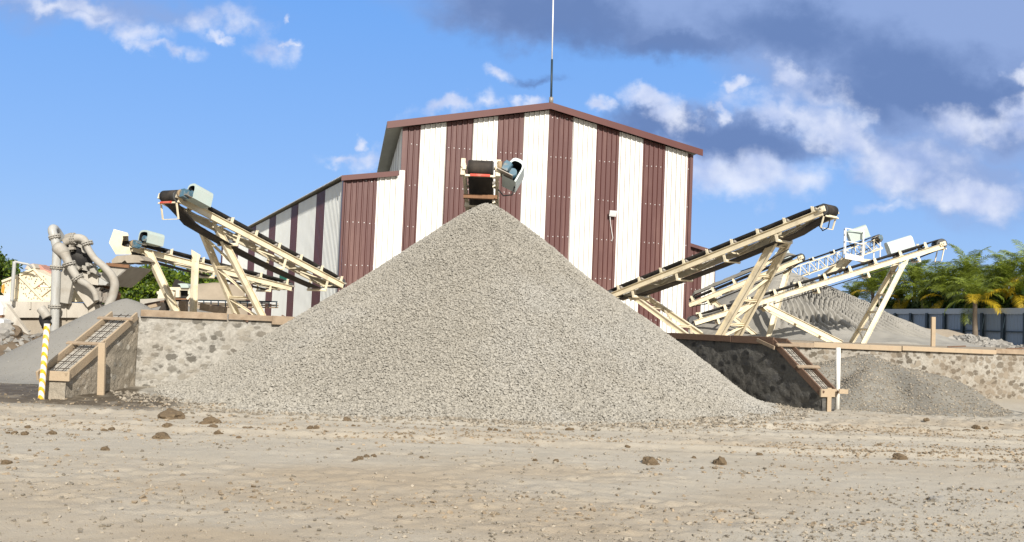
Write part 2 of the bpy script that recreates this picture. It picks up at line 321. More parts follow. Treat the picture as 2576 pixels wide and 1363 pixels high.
class MB:
    def __init__(s): s.V = []; s.F = []; s.MI = []; s.S = []
    def add(s, vs, fs, m=0, smooth=False):
        b = len(s.V); s.V += [Vector(v) for v in vs]
        for f in fs: s.F.append([b+i for i in f]); s.MI.append(m); s.S.append(smooth)
    def box(s, c, ax, ay, az, m=0):
        c = Vector(c); ax, ay, az = Vector(ax)/2, Vector(ay)/2, Vector(az)/2
        if ax.cross(ay).dot(az) < 0: az = -az
        vs = [c+ax*i+ay*j+az*k for k in (-1, 1) for j in (-1, 1) for i in (-1, 1)]
        s.add(vs, [(0, 2, 3, 1), (4, 5, 7, 6), (0, 1, 5, 4), (2, 6, 7, 3), (0, 4, 6, 2), (1, 3, 7, 5)], m)
    def beam(s, a, b, w, h, up=(0, 0, 1), m=0):
        a, b = Vector(a), Vector(b); d = b-a; dn = d.normalized()
        sd = dn.cross(Vector(up))
        if sd.length < 1e-4: sd = dn.cross(Vector((1, 0, 0)))
        sd.normalize(); n = sd.cross(dn)
        s.box((a+b)/2, d, sd*w, n*h, m)
    def channel(s, a, b, w, h, out, up=(0, 0, 1), t=.02, m=0):
        """C section: web of height h, flanges of width w pointing along out."""
        a, b = Vector(a), Vector(b); dn = (b-a).normalized(); out = Vector(out).normalized()
        n = out.cross(dn).normalized()
        if n.dot(Vector(up)) < 0: n = -n
        mid = (a+b)/2; L = (b-a).length
        s.box(mid, dn*L, out*t, n*h, m)
        for k in (1, -1): s.box(mid+out*(w/2+t/2)+n*k*(h/2-t/2), dn*L, out*w, n*t, m)
    def ibeam(s, a, b, w, h, side, t=.02, m=0):
        a, b = Vector(a), Vector(b); dn = (b-a).normalized(); side = (Vector(side)-dn*Vector(side).dot(dn)).normalized(); n = side.cross(dn)
        mid = (a+b)/2; L = (b-a).length
        s.box(mid, dn*L, side*t, n*(h-2*t), m)
        for k in (1, -1): s.box(mid+n*k*(h/2-t/2), dn*L, side*w, n*t, m)
    def tube(s, pts, r, n=10, m=0, caps=True):
        pts = [Vector(p) for p in pts]; rs = r if hasattr(r, '__len__') else [r]*len(pts)
        rings = []; prev = None
        for i, p in enumerate(pts):
            d = (pts[min(i+1, len(pts)-1)]-pts[max(i-1, 0)]).normalized()
            if prev is None:
                x = d.cross(Vector((0, 0, 1)));  x = x if x.length > 1e-3 else d.cross(Vector((1, 0, 0)))
            else: x = prev - d*prev.dot(d)
            x.normalize(); prev = x; y = d.cross(x)
            rings.append([p+(x*math.cos(2*math.pi*k/n)+y*math.sin(2*math.pi*k/n))*rs[i] for k in range(n)])
        b = len(s.V); s.V += [v for rg in rings for v in rg]
        for i in range(len(pts)-1):
            for k in range(n):
                s.F.append([b+i*n+k, b+i*n+(k+1) % n, b+(i+1)*n+(k+1) % n, b+(i+1)*n+k]); s.MI.append(m); s.S.append(True)
        if caps:
            s.F.append([b+k for k in range(n)][::-1]); s.MI.append(m); s.S.append(False)
            s.F.append([b+(len(pts)-1)*n+k for k in range(n)]); s.MI.append(m); s.S.append(False)
    def cyl(s, a, b, r, n=16, m=0): s.tube([a, b], r, n, m)
    def prism(s, poly, ext, m=0):
        """Polygon (list of points) extruded by the vector ext."""
        ext = Vector(ext); n = len(poly); vs = [Vector(p) for p in poly] + [Vector(p)+ext for p in poly]
        nrm = Vector((0, 0, 0))
        for i in range(n): nrm += Vector(poly[i]).cross(Vector(poly[(i+1) % n]))
        fl = nrm.dot(ext) > 0
        a, b = list(range(n)), list(range(n, 2*n))
        fs = [a[::-1], b] if fl else [a, b[::-1]]
        for i in range(n):
            j = (i+1) % n; fs.append((i, j, n+j, n+i) if fl else (j, i, n+i, n+j))
        s.add(vs, fs, m)
    def build(s, name, mats, parent=None, loc=None, label=None, bevel=0):
        base = wloc(parent) if parent else (Vector(loc) if loc is not None else Vector((0, 0, 0)))
        me = bpy.data.meshes.new(name); me.from_pydata([tuple(v-base) for v in s.V], [], s.F)
        for m in (mats if isinstance(mats, (list, tuple)) else [mats]): me.materials.append(m)
        me.polygons.foreach_set('material_index', s.MI); me.polygons.foreach_set('use_smooth', s.S)
        me.update()
        o = bpy.data.objects.new(name, me); COL.objects.link(o)
        if parent: o.parent = parent
        elif loc is not None: o.location = loc
        if label: o['label'] = label
        if bevel:
            bv = o.modifiers.new('bevel', 'BEVEL'); bv.width = bevel; bv.segments = 2; bv.limit_method = 'ANGLE'
        return o
def lerp(a, b, t): return Vector(a)*(1-t) + Vector(b)*t

# templates of angular stones: cubes with pulled corners
_cube = np.array([[x, y, z] for z in (-1, 1) for y in (-1, 1) for x in (-1, 1)], float)
_cubef = np.array([(0, 2, 3, 1), (4, 5, 7, 6), (0, 1, 5, 4), (2, 6, 7, 3), (0, 4, 6, 2), (1, 3, 7, 5)])
def stones(pts, size, seed=1, flat=.8):
    g = np.random.default_rng(seed); n = len(pts)
    tv = _cube[None]*.62 + g.uniform(-.34, .34, (24, 8, 3))
    q = g.normal(size=(n, 4)); q /= np.linalg.norm(q, axis=1)[:, None]
    w, x, y, z = q.T
    Rm = np.stack([1-2*(y*y+z*z), 2*(x*y-z*w), 2*(x*z+y*w), 2*(x*y+z*w), 1-2*(x*x+z*z), 2*(y*z-x*w), 2*(x*z-y*w), 2*(y*z+x*w), 1-2*(x*x+y*y)], 1).reshape(n, 3, 3)
    asp = g.uniform(.65, 1.2, (n, 1, 3))
    v = tv[g.integers(0, 24, n)]*asp
    v = np.einsum('nij,nkj->nki', Rm, v); v[:, :, 2] *= flat
    v = v*np.asarray(size).reshape(-1, 1, 1)*.5*1.25 + np.asarray(pts)[:, None, :]
    f = (_cubef[None] + (np.arange(n)*8)[:, None, None])
    return v.reshape(-1, 3), f.reshape(-1, 4)
def gridfaces(nx, ny):
    i, j = np.meshgrid(np.arange(nx-1), np.arange(ny-1), indexing='ij'); a = (i*ny+j).ravel()
    return np.stack([a, a+ny, a+ny+1, a+1], 1)

# ------------------------------------------------------------------ ground and raised yard
PLAT = 1.30
def axis(lo, hi, step, far, n=22):
    core = np.arange(lo, hi+1e-6, step); g = np.geomspace(step*2, far, n)
    return core, g
def rut(y, x, c, w, amp):          # a pair of tyre ruts running across, slightly askew
    d = (y - c - .05*(x)) / w
    return -amp*np.exp(-d*d) + amp*.6*np.exp(-((np.abs(d)-1.5)/.5)**2)
def ground_h(x, y):
    h = .05*(fbm(x, y, .25, 3, 5)-.5) + .035*(fbm(x, y, 1.3, 4, 9)-.5)
    band = sstep(.48, .68, fbm(x*.35, y*1.5, .55, 3, 21))            # churned strips along the tracks
    right = .45 + .75*sstep(-2, 7, x)
    h = h + (.022 + .085*band*right)*(fbm(x*.8, y, 7, 4, 31, .6)-.5)
    h = h + rut(y, x, 16.9, .22, .03) + rut(y, x, 16.2, .2, .028) + rut(y, x, 15.0, .2, .032) + rut(y, x, 13.6, .22, .028) + rut(y, x, 12.9, .25, .028)
    tread = sstep(0, .7, 1-np.abs((y-13.4-.05*x)/.5))*np.sin((x*1.0+y*.55)*2*np.pi/.22)*.011
    tread2 = sstep(0, .7, 1-np.abs((y-15.4-.05*x)/.4))*np.sin((x*1.0+y*.6)*2*np.pi/.25)*.011
    return h + (tread+tread2)*sstep(.35, .6, fbm(x, y, .3, 2, 77))
gx = np.concatenate([-12-np.geomspace(.2, 900, 24)[::-1], np.arange(-12, 14.01, .045), 14+np.geomspace(.2, 900, 24)])
ytop = 24.0
gy = np.concatenate([5-np.geomspace(.2, 60, 12)[::-1], np.arange(5, 12, .04), np.arange(12, ytop, .06), ytop+np.geomspace(.2, 1500, 26)])
GX, GY = np.meshgrid(gx, gy, indexing='ij')
fade = sstep(-13, -11.5, GX)*sstep(15, 13, GX)*sstep(26, 23, GY)*sstep(3.5, 5.2, GY)
GZ = ground_h(GX, GY)*fade
ground = np_mesh('ground', np.stack([GX, GY, GZ], -1).reshape(-1, 3), gridfaces(len(gx), len(gy)), [], smooth=True)
tag(ground, kind='structure')
wetm = sstep(.0, 1.3, 2.5-np.abs(GY-17.5+.10*(GX+8)+1.0*(fbm(GX, GY, .7, 3, 3)-.5)))*sstep(-4.9, -5.9, GX+.9*(fbm(GX, GY, .9, 3, 8)-.5))
toe = np.hypot((GX+.5)/1.12, GY-21.6)
grey = np.maximum(sstep(8.6, 6.2, toe+1.4*(fbm(GX, GY, .8, 3, 4)-.5)), sstep(3.2, 1.5, np.hypot((GX-9.8)/1.5, GY-21.6)))
grey = np.maximum(grey, .9*np.exp(-((GX-2.7)/1.2)**2-((GY-7.5)/.6)**2) + .6*np.exp(-((GX-4.3)/1.2)**2-((GY-9.8)/.6)**2))
churn = sstep(.48, .70, fbm(GX*.35, GY*1.5, .55, 3, 21))*(.4+.6*sstep(-2, 7, GX))
tanp = sstep(.5, .75, fbm(GX*.5, GY, .35, 4, 55))*sstep(12, 8, GY) + .6*sstep(.52, .7, fbm(GX*.4, GY, .5, 4, 91))
ca = ground.data.color_attributes.new('stain', 'FLOAT_COLOR', 'POINT')
ca.data.foreach_set('color', np.stack([wetm, grey, churn, np.clip(tanp, 0, 1)], -1).reshape(-1).astype(np.float32))
def ground_mat(name, use_attr=True):
    m, nt, b = new_mat(name); N = nt.nodes; L = nt.links
    tc = N.new('ShaderNodeTexCoord')
    def nz(scale, det=6, r=.6):
        n = N.new('ShaderNodeTexNoise'); n.inputs['Scale'].default_value = scale; n.inputs['Detail'].default_value = det; n.inputs['Roughness'].default_value = r
        L.new(tc.outputs['Object'], n.inputs['Vector']); return n.outputs[0]
    def rmp(v, a, c, lo=0, hi=1):
        r = N.new('ShaderNodeMapRange'); L.new(v, r.inputs[0]); r.inputs[1].default_value = a; r.inputs[2].default_value = c; r.inputs[3].default_value = lo; r.inputs[4].default_value = hi; return r.outputs[0]
    def mix(f, a, c):
        x = N.new('ShaderNodeMix'); x.data_type = 'RGBA'; L.new(f, x.inputs[0])
        for i, v in ((6, a), (7, c)):
            if isinstance(v, tuple): x.inputs[i].default_value = v+(1,)
            else: L.new(v, x.inputs[i])
        return x.outputs[2]
    c = mix(rmp(nz(.5), .35, .65), (.435, .392, .318), (.455, .418, .35))
    c = mix(rmp(nz(9, 8, .7), .45, .75, 0, .35), c, (.33, .28, .215))
    rough = None
    if use_attr:
        at = N.new('ShaderNodeAttribute'); at.attribute_name = 'stain'; s = N.new('ShaderNodeSeparateColor'); L.new(at.outputs['Color'], s.inputs[0])
        def mul(v, k):
            q = N.new('ShaderNodeMath'); q.operation = 'MULTIPLY'; L.new(v, q.inputs[0])
            if isinstance(k, float): q.inputs[1].default_value = k
            else: L.new(k, q.inputs[1])
            return q.outputs[0]
        c = mix(mul(at.outputs['Alpha'], .55), c, (.37, .285, .185))
        c = mix(mul(s.outputs[2], rmp(nz(5, 7), .3, .6, .2, .75)), c, (.36, .295, .215))
        c = mix(mul(s.outputs[1], .75), c, (.44, .41, .35))
        c = mix(mul(s.outputs[0], rmp(nz(2.5, 6), .3, .5, .6, .97)), c, (.085, .068, .048))
        L.new(rmp(s.outputs[0], 0, 1, .95, .6), b.inputs['Roughness'])
    else: b.inputs['Roughness'].default_value = .95
    L.new(c, b.inputs['Base Color']); b.inputs['Specular IOR Level'].default_value = .2
    ad = N.new('ShaderNodeMath'); ad.operation = 'ADD'; L.new(nz(35, 6), ad.inputs[0]); L.new(nz(90, 3), ad.inputs[1])
    bp = N.new('ShaderNodeBump'); bp.inputs['Strength'].default_value = .55; bp.inputs['Distance'].default_value = .018; L.new(ad.outputs[0], bp.inputs['Height']); L.new(bp.outputs[0], b.inputs['Normal'])
    return m
ground.data.materials.append(ground_mat('dusty_ground'))

yard = MB()
yp = [(-7.85, 19.75), (4.6, 26.1), (5.75, 24.0), (30, 33.9), (260, 120), (500, 700), (-160, 700), (-30, 120), (-10.5, 45)]
yard.prism([Vector((x, y, PLAT)) for x, y in yp], (0, 0, -PLAT-.3))
tag(yard.build('terrain', m_soil), kind='structure')

# ------------------------------------------------------------------ retaining walls with plank formwork
def wall_mesh(parent, name, a, b, thick, top, m, mtop, step=.05, amp=.04, seed=0, back=None):
    """Wall from a to b; its rough face looks to the right of a->b turned clockwise; top(s) is its height."""
    a = Vector((a[0], a[1], 0)); b = Vector((b[0], b[1], 0)); d = b-a; Ln = d.length; d.normalize(); n = Vector((d.y, -d.x, 0))
    ns = int(Ln/step)+2; nz = int(1.5/step)+1
    S = np.linspace(0, Ln, ns); T = np.linspace(0, 1, nz); Sg, Tg = np.meshgrid(S, T, indexing='ij')
    H = np.array([top(s) for s in S])[:, None]; Z = -.15 + Tg*(H+.15)
    D = amp*(fbm(Sg, Z*1.4, 2.6, 4, seed)-.5)*2*np.minimum(1, np.minimum(Tg, 1-Tg)*12)
    X = a.x+d.x*Sg+n.x*D; Y = a.y+d.y*Sg+n.y*D
    V = np.stack([X, Y, Z], -1).reshape(-1, 3); Fq = gridfaces(ns, nz)
    mi = np.zeros(len(Fq), int)
    # back edge: the top strip, the back and both ends
    off = len(V); bk = np.stack([a.x+d.x*S-n.x*thick, a.y+d.y*S-n.y*thick, H[:, 0]], -1); bb = bk.copy(); bb[:, 2] = -.15
    V = np.concatenate([V, bk, bb]); fr = np.arange(ns)*nz+nz-1; bi = off+np.arange(ns); ci = off+ns+np.arange(ns)
    F2 = np.concatenate([np.stack([fr[:-1], fr[1:], bi[1:], bi[:-1]], 1), np.stack([bi[:-1], bi[1:], ci[1:], ci[:-1]], 1),
                         [[0, nz-1, bi[0], ci[0]]], [[(ns-1)*nz, ci[-1], bi[-1], (ns-1)*nz+nz-1]]])
    m2 = np.zeros(len(F2), int); m2[:ns-1] = 1
    return np_mesh(name, V, np.concatenate([Fq, F2]), [m, mtop], np.concatenate([mi, m2]), parent)
def plank(parent, a, b, w, h, m, name='plank', up=(0, 0, 1), label=None):
    mb = MB(); mb.beam(a, b, w, h, up); return mb.build(name, m, parent, label=label, bevel=.006)

# bay back wall behind the main pile
wb_a, wb_b = Vector((-7.6, 19.6, 0)), Vector((4.9, 26.1, 0)); wd = (wb_b-wb_a).normalized(); wn = Vector((wd.y, -wd.x, 0))
t = thing('retaining_wall', 'pale rubble stone wall behind the main gravel pile, stones smeared with light mortar', 'wall', (-7.6, 19.6, 0))
wall_mesh(t, 'masonry', wb_a, wb_b, .45, lambda s: 1.42, m_wall, m_conc, seed=3)
edges = [(0.02, 1.75, 1.50, .14, .035), (1.78, 2.75, 1.49, .12, .032), (2.7, 3.35, 1.45, .19, .055), (3.38, 4.5, 1.475, .13, .03), (4.52, 6.2, 1.46, .15, .035), (6.22, 9.5, 1.47, .14, .03), (9.52, 12.6, 1.47, .14, .03)]
for s0, s1, z, h, o in edges:
    A = wb_a+wd*s0+wn*(o+.02); B = wb_a+wd*s1+wn*(o+.02)
    plank(t, A+Vector((0, 0, z)), B+Vector((0, 0, z-.012)), .045, h, m_wood)
for s in (1.9, 2.95, 4.4):
    A = wb_a+wd*s+Vector((0, 0, 1.55)); plank(t, A-wn*.1, A+wn*.05+wd*.3-Vector((0, 0, .15)), .03, .05, m_woodd, 'tie_bar')

def divider(name, label, N0, N1, side, end_h, top_h, run_flat, thick, mface, mend, planks, seed):
    """Bay divider: slopes from a low near end N0 up to N1, then flat; side=+1 if its rough face looks right."""
    N0 = Vector((N0[0], N0[1], 0)); N1 = Vector((N1[0], N1[1], 0)); d = (N1-N0).normalized(); Ln = (N1-N0).length
    n = Vector((d.y, -d.x, 0))*side                    # out of the seen face
    t = thing(name, label, 'wall', N0)
    top = lambda s: end_h+(top_h-end_h)*min(1, s/Ln)
    far = N0+d*(Ln+run_flat)
    if side > 0: wall_mesh(t, 'masonry', N0, far, thick, top, mface, m_conc, seed=seed)
    else: wall_mesh(t, 'masonry', far, N0, thick, lambda s: top(Ln+run_flat-s), mface, m_conc, seed=seed)
    z = Vector((0, 0, 1)); sl = (d*Ln+z*(top_h-end_h)).normalized(); up = n.cross(sl) if n.cross(sl).z > 0 else sl.cross(n)
    for k, (o, hh, mm) in enumerate(planks):          # boards on edge along both rims
        A = N0+n*o+z*(end_h+.03)-sl*.05; B = N0+d*Ln+n*o+z*(top_h+.03)+sl*.02
        plank(t, A, lerp(A, B, .52), .04, hh, mm, up=up); plank(t, lerp(A, B, .50)+n*.012*(1 if o > 0 else -1), B, .04, hh*.92, mm, up=up)
    # end board, cross battens, reinforcing bars lying in the open form
    A = N0-d*.03+z*(end_h+.03)
    plank(t, A+n*.08, A-n*(thick+.01), .05, .17, m_woodp, 'end_board')
    for f in (.42, .86):
        C = N0+d*Ln*f+z*(end_h+(top_h-end_h)*f+.12); plank(t, C+n*.12, C-n*(thick+.16), .09, .035, m_wood, 'batten', up=up)
    rb = MB()
    for o in (.33, .66): rb.tube([N0+z*(end_h+.06)-n*thick*o, N0+d*Ln+z*(top_h+.06)-n*thick*o], .008, 6)
    for f in np.linspace(.07, .96, 10): C = N0+d*Ln*f+z*(end_h+(top_h-end_h)*f+.075); rb.tube([C-n*.03, C-n*(thick-.03)], .008, 6)
    rb.build('rebar_grid', m_rebar, t)
    return t, d, n, Ln
tl, dl, nl, Ll = divider('divider_wall', 'damp grey stone divider wall with sloping plank-edged top beside the striped post', (-7.68, 16.7), (-7.62, 19.45), 1, .34, 1.40, 9.0, .43, m_wallwet, m_conc,
        [(.025, .17, m_woodp), (-.485, .17, m_woodp)], 11)
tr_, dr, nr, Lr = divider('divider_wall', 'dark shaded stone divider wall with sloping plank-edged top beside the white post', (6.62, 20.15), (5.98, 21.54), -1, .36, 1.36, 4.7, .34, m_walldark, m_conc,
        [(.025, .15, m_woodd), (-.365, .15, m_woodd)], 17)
# flat run of the right divider: boards along its top
zt = Vector((0, 0, 1)); s0 = Vector((5.98, 21.54, 0)); s1 = s0+dr*4.6
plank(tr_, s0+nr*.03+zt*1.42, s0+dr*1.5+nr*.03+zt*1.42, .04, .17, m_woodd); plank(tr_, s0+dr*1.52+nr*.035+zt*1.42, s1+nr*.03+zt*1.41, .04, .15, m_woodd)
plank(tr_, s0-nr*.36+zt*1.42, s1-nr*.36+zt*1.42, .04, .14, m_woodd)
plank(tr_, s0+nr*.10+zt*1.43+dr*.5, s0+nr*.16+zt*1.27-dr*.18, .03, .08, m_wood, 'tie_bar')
plank(tr_, Vector((6.72, 20.17, .0))+Vector((.05, 0, 0)), Vector((6.77, 20.17, .5)), .05, .09, m_woodp, 'end_post')
plank(tr_, Vector((6.95, 20.1, .44)), Vector((7.17, 20.2, .43)), .04, .10, m_woodp, 'end_board')
# long wall closing the right bay
wr_a, wr_b = Vector((5.6, 23.6, 0)), Vector((30, 33.5, 0)); rd = (wr_b-wr_a).normalized(); rn = Vector((rd.y, -rd.x, 0))
t = thing('retaining_wall', 'long tan rubble wall closing the bay with the white post, topped by wooden planks', 'wall', wr_a)
wall_mesh(t, 'masonry', wr_a, wr_b, .45, lambda s: 1.28, m_wallr, m_conc, seed=23)
x0 = .7
for k, L_ in enumerate((1.6, 2.9, 3.4, 2.2, 3.0, 3.2, 3.0, 3.5)):
    A = wr_a+rd*x0+rn*(.05 if k % 2 else .075); B = wr_a+rd*(x0+L_)+rn*(.05 if k % 2 else .075)
    plank(t, A+zt*(1.325+.01*(k % 2)), B+zt*(1.32-.01*(k % 3)), .05, .12+.015*(k % 2), m_woodp if k % 3 else m_wood); x0 += L_+.015
for s in (7.2, 9.4): A = wr_a+rd*s+zt*1.40; plank(t, A-rn*.08-rd*.2, A+rn*.12+rd*.25+zt*.04, .04, .04, m_woodd, 'tie_bar')

# posts
def post(name, label, cat, a, b, r, mats, stripes=0):
    mb = MB(); a, b = Vector(a), Vector(b)
    if not stripes: mb.tube([a, lerp(a, b, .5)+Vector((.004, 0, 0)), b], r, 14)
    else:
        n = 20; rows = 240; d = (b-a); x = d.normalized().cross(Vector((0, 1, 0))).normalized(); y = d.normalized().cross(x)
        V = [a+d*(i/rows)+(x*math.cos(2*math.pi*k/n)+y*math.sin(2*math.pi*k/n))*r for i in range(rows+1) for k in range(n)]
        mb.V = V
        for i in range(rows):
            for k in range(n):
                ph = (i/rows*stripes - 1.7*r/d.length*stripes*math.sin(2*math.pi*(k+.5)/n) + .3) % 1
                mb.F.append([i*n+k, i*n+(k+1) % n, (i+1)*n+(k+1) % n, (i+1)*n+k]); mb.MI.append(1 if ph < .46 and i > 6 else 0); mb.S.append(True)
        mb.F.append([rows*n+k for k in range(n)]); mb.MI.append(0); mb.S.append(False)
    o = mb.build(name, mats, loc=a); return tag(o, label, cat)
pb = P(104, 992, 16.35); pb.z = 0; pt_ = P(119, 814, pb.y+.02)
post('marker_post', 'white post with yellow stripes standing by the damp divider wall', 'post', (pb.x, pb.y, -.05), pt_, .052, [m_whitep, m_yellow], 9)
pb = P_z(2105, 1031, 0.0); pt_ = P(2108, 874, pb.y)
post('marker_post', 'plain white post standing at the end of the dark divider wall', 'post', (pb.x, pb.y, -.05), pt_, .05, m_whitep)
mb = MB(); sb_ = P_z(249, 992, 0); stp = P(253, 862, sb_.y)
mb.beam((sb_.x+.03, sb_.y+.02, -.1), (stp.x+.03, sb_.y, stp.z), .125, .07, (0, 1, 0)); tag(mb.build('timber_stake', m_woodp, loc=(sb_.x, sb_.y, 0), bevel=.008), 'upright timber stake propped against the damp divider wall', 'post')
mb = MB(); a = P(2346, 875, 36.0); b = P(2347, 797, 36.0); mb.beam((a.x, a.y, PLAT-.1), b, .15, .10, (0, 1, 0))
tag(mb.build('timber_stake', m_woodp, loc=(a.x, a.y, PLAT), bevel=.01), 'upright timber stake before the tan soil mound and blue fence', 'post')

# ------------------------------------------------------------------ the striped steel shed
FA = math.atan(.296); fu = Vector((math.cos(FA), math.sin(FA), 0)); fn = Vector((fu.y, -fu.x, 0)); f0 = Vector((1.5, 38.7, 0))
def fac(px, py, off=0.0):             # pixel -> (u, z) on the gable plane
    p = P_plane(px, py, f0+fn*off, fn); return (p-f0).dot(fu), p.z
uL = fac(1004, 500)[0]; uR = fac(1736, 500)[0]
zl = fac(1004, 320)[1]; (ua, za_) = fac(1384, 277); zr = fac(1738, 388)[1]
BASE = PLAT-.2
shed = thing('industrial_shed', 'tall brown and white striped steel shed with low side bays behind the gravel pile', 'building', (1.5, 44, PLAT))
def ribbed(parent, name, org, uv, nv, u0, u1, ztop, zbot, pitch, rw, rh, mats, mat_at, joints=(), screws=None, flank_shade=None):
    """Profiled sheet: vertical ribs every pitch; mat_at(u) chooses the sheet colour."""
    us = [(u0, 0)]; k = math.ceil((u0+.02)/pitch)
    while k*pitch < u1-rw: c = k*pitch; us += [(c-rw, 0), (c-rw*.45, rh), (c+rw*.45, rh), (c+rw, 0)]; k += 1
    for j in joints: us += [(j, 0)]
    us = [u for u in us if u0 <= u[0] <= u1]; us.append((u1, 0)); us = sorted(set(us))
    mb = MB(); nz = 3
    for i in range(len(us)-1):
        (a, da), (b, db) = us[i], us[i+1]
        if b-a < 1e-5: continue
        m = mat_at((a+b)/2)
        if flank_shade and da == 0 and db > 0: m = flank_shade[m] if m in flank_shade else m  # rising flank of each rib gets its shade as a separate colour
        pa = org+uv*a+nv*da; pb_ = org+uv*b+nv*db
        mb.add([pa+Vector((0, 0, zbot)), pb_+Vector((0, 0, zbot)), pb_+Vector((0, 0, ztop(b))), pa+Vector((0, 0, ztop(a)))], [(0, 1, 2, 3)] if uv.cross(Vector((0, 0, 1))).dot(nv) > 0 else [(3, 2, 1, 0)], m)
    if screws:
        ks = math.ceil(u0/pitch)
        while (ks+.5)*pitch < u1-.05:
            u = (ks+.5)*pitch
            for z in screws:
                if z < ztop(u)-.1: mb.box(org+uv*u+nv*.006+Vector((0, 0, z+random.uniform(-.02, .02))), uv*.028, Vector((0, 0, .028)), nv*.02, len(mats)-1)
            ks += 1
    return mb.build(name, mats, parent)
gable_top = lambda u: zl+(za_-zl)*(u-uL)/(ua-uL) if u < ua else za_+(zr-za_)*(u-ua)/(uR-ua)
stripe_px = [1004, 1058, 1123, 1188, 1251, 1316, 1379, 1440, 1500, 1558, 1618, 1675, 1731, 1736]
su = [fac(x, 340)[0] for x in stripe_px]; su[0] = uL; su[-1] = uR
def stripe(u):
    for i in range(len(su)-1):
        if u < su[i+1]: return i % 2
    return 0
scr = [1.9+1.62*i for i in range(6)]
ribbed(shed, 'gable_wall', f0, fu, fn, uL, uR, gable_top, BASE, .2135, .042, .045, [m_brown, m_white, m_trim, m_ribshade, m_lamp], stripe, su[1:-1], scr, {0: 2, 1: 3})
# corner trims
for (u, w) in ((uL+.10, .20), (uR-.02, .14)):
    mb = MB(); mb.box(f0+fu*u+fn*.045+Vector((0, 0, (BASE+gable_top(u))/2-.03)), fu*w, fn*.03, Vector((0, 0, gable_top(u)-BASE-.06))); mb.build('corner_trim', m_brown, shed)
# fascia boards along the verges
OV = .32
def fpt(px, py, off): p = P_plane(px, py, f0+fn*off, fn); return p
fl0, fa0, fr0 = fpt(974, 305, OV), fpt(1386, 257, OV), fpt(1768, 376, OV)
for A, B in ((fl0, fa0), (fa0, fr0)):
    mb = MB(); dz = Vector((0, 0, -.27)); mb.prism([A, B, B+dz, A+dz], -fn*.05); mb.build('fascia', m_trim, shed)
# roof: two corrugated slopes running back
ld = Vector((-.167, .986, 0)); RL = 34.0
def roof_sheet(name, A, B, back, mats, th=.05, pitch=.25, amp=.03):
    n = max(2, int(RL/ .25)); mb = MB(); z = Vector((0, 0, 1)); nb = back.length; st = int(nb/pitch*2)
    for i in range(st):
        a0 = back*(i/st); a1 = back*((i+1)/st); h0 = amp*(i % 2); h1 = amp*((i+1) % 2)
        mb.add([A+a0+z*h0, A+a1+z*h1, B+a1+z*h1, B+a0+z*h0], [(0, 1, 2, 3)], 0)
        mb.add([A+a0+z*(h0-th), A+a1+z*(h1-th), B+a1+z*(h1-th), B+a0+z*(h0-th)], [(3, 2, 1, 0)], 1)
    mb.add([A-z*th, A+back-z*th, A+back, A], [(0, 1, 2, 3)], 0); mb.add([B-z*th, B+back-z*th, B+back, B], [(3, 2, 1, 0)], 0)
    return mb.build(name, mats, shed)
dn = Vector((0, 0, -.02))
roof_sheet('roof_slope', fl0+dn-fn*.05, fa0+dn-fn*.05, ld*RL, [m_roof, m_soffit]); roof_sheet('roof_slope', fa0+dn-fn*.05, fr0+dn-fn*.05, ld*RL, [m_roof, m_soffit])
# long walls of the tall hall
lcor = f0+fu*uL; rcor = f0+fu*uR
nl_ = Vector((-ld.y, ld.x, 0))
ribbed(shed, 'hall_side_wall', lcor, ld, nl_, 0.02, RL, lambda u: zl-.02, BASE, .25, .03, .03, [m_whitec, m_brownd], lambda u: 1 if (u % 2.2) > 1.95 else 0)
ribbed(shed, 'hall_side_wall', rcor, ld, -nl_, 0.02, RL, lambda u: zr-.02, BASE, .25, .03, .03, [m_whitec, m_brown], lambda u: int(u/1.07) % 2)
mb = MB(); b0 = lcor+ld*RL; b1 = rcor+ld*RL; bm_ = lerp(b0, b1, .52)
mb.prism([b0+Vector((0, 0, BASE)), b1+Vector((0, 0, BASE)), b1+Vector((0, 0, zr)), bm_+Vector((0, 0, za_)), b0+Vector((0, 0, zl))], ld*.05); mb.build('back_wall', m_whitec, shed)
# left lean-to bay
LO = .12
u1, z1 = fac(869, 452, LO); u2, z2 = fac(1003, 441, LO); u3 = fac(1015, 500, LO)[0]
lt = lambda u: z1+(z2-z1)*(u-u1)/(u2-u1)
ub = fac(942, 600, LO)[0]
fo = f0+fn*LO
zx = fac(1010, 428, LO)[1]
ribbed(shed, 'lean_to_front', fo, fu, fn, u1, u2+.02, lt, BASE, .2135, .042, .045, [m_brown, m_white, m_trim, m_ribshade, m_lamp], lambda u: 0 if u < ub else 1, [ub], scr, {0: 2, 1: 3})
ribbed(shed, 'lean_to_front', fo, fu, fn, u2+.02, u3, lambda u: zx, BASE, .2135, .042, .045, [m_brown, m_white], lambda u: 1)
A = P_plane(859, 441, fo+fn*.2, fn); B = P_plane(1003, 429, fo+fn*.2, fn); mb = MB(); dz = Vector((0, 0, -.20)); mb.prism([A, B, B+dz, A+dz], -fn*.05); mb.build('fascia', m_trim, shed)
sd = Vector((-.391, .920, 0)).normalized(); snv = Vector((-sd.y, sd.x, 0)); scor = fo+fu*u1
def sidet(px, py): p = P_plane(px, py, scor, snv); return (p-scor).dot(sd)
zside = z1-.02
edge_px = [(558, 640), (562, 640), (585, 640), (600, 640), (629.7, 575), (647, 570), (680, 555), (697, 548), (735, 525), (754, 515), (799.5, 480), (822.5, 470), (869, 460)]
ed = sorted([sidet(x, y) for x, y in edge_px])
SL = ed[-1]
def sstripe(u):
    k = sum(1 for e in ed[1:] if u > e); return k % 2
ribbed(shed, 'lean_to_side', scor, sd, snv, 0.02, SL, lambda u: zside, BASE, .25, .075, .065, [m_whitec, m_brownd], sstripe, ed[1:-1])
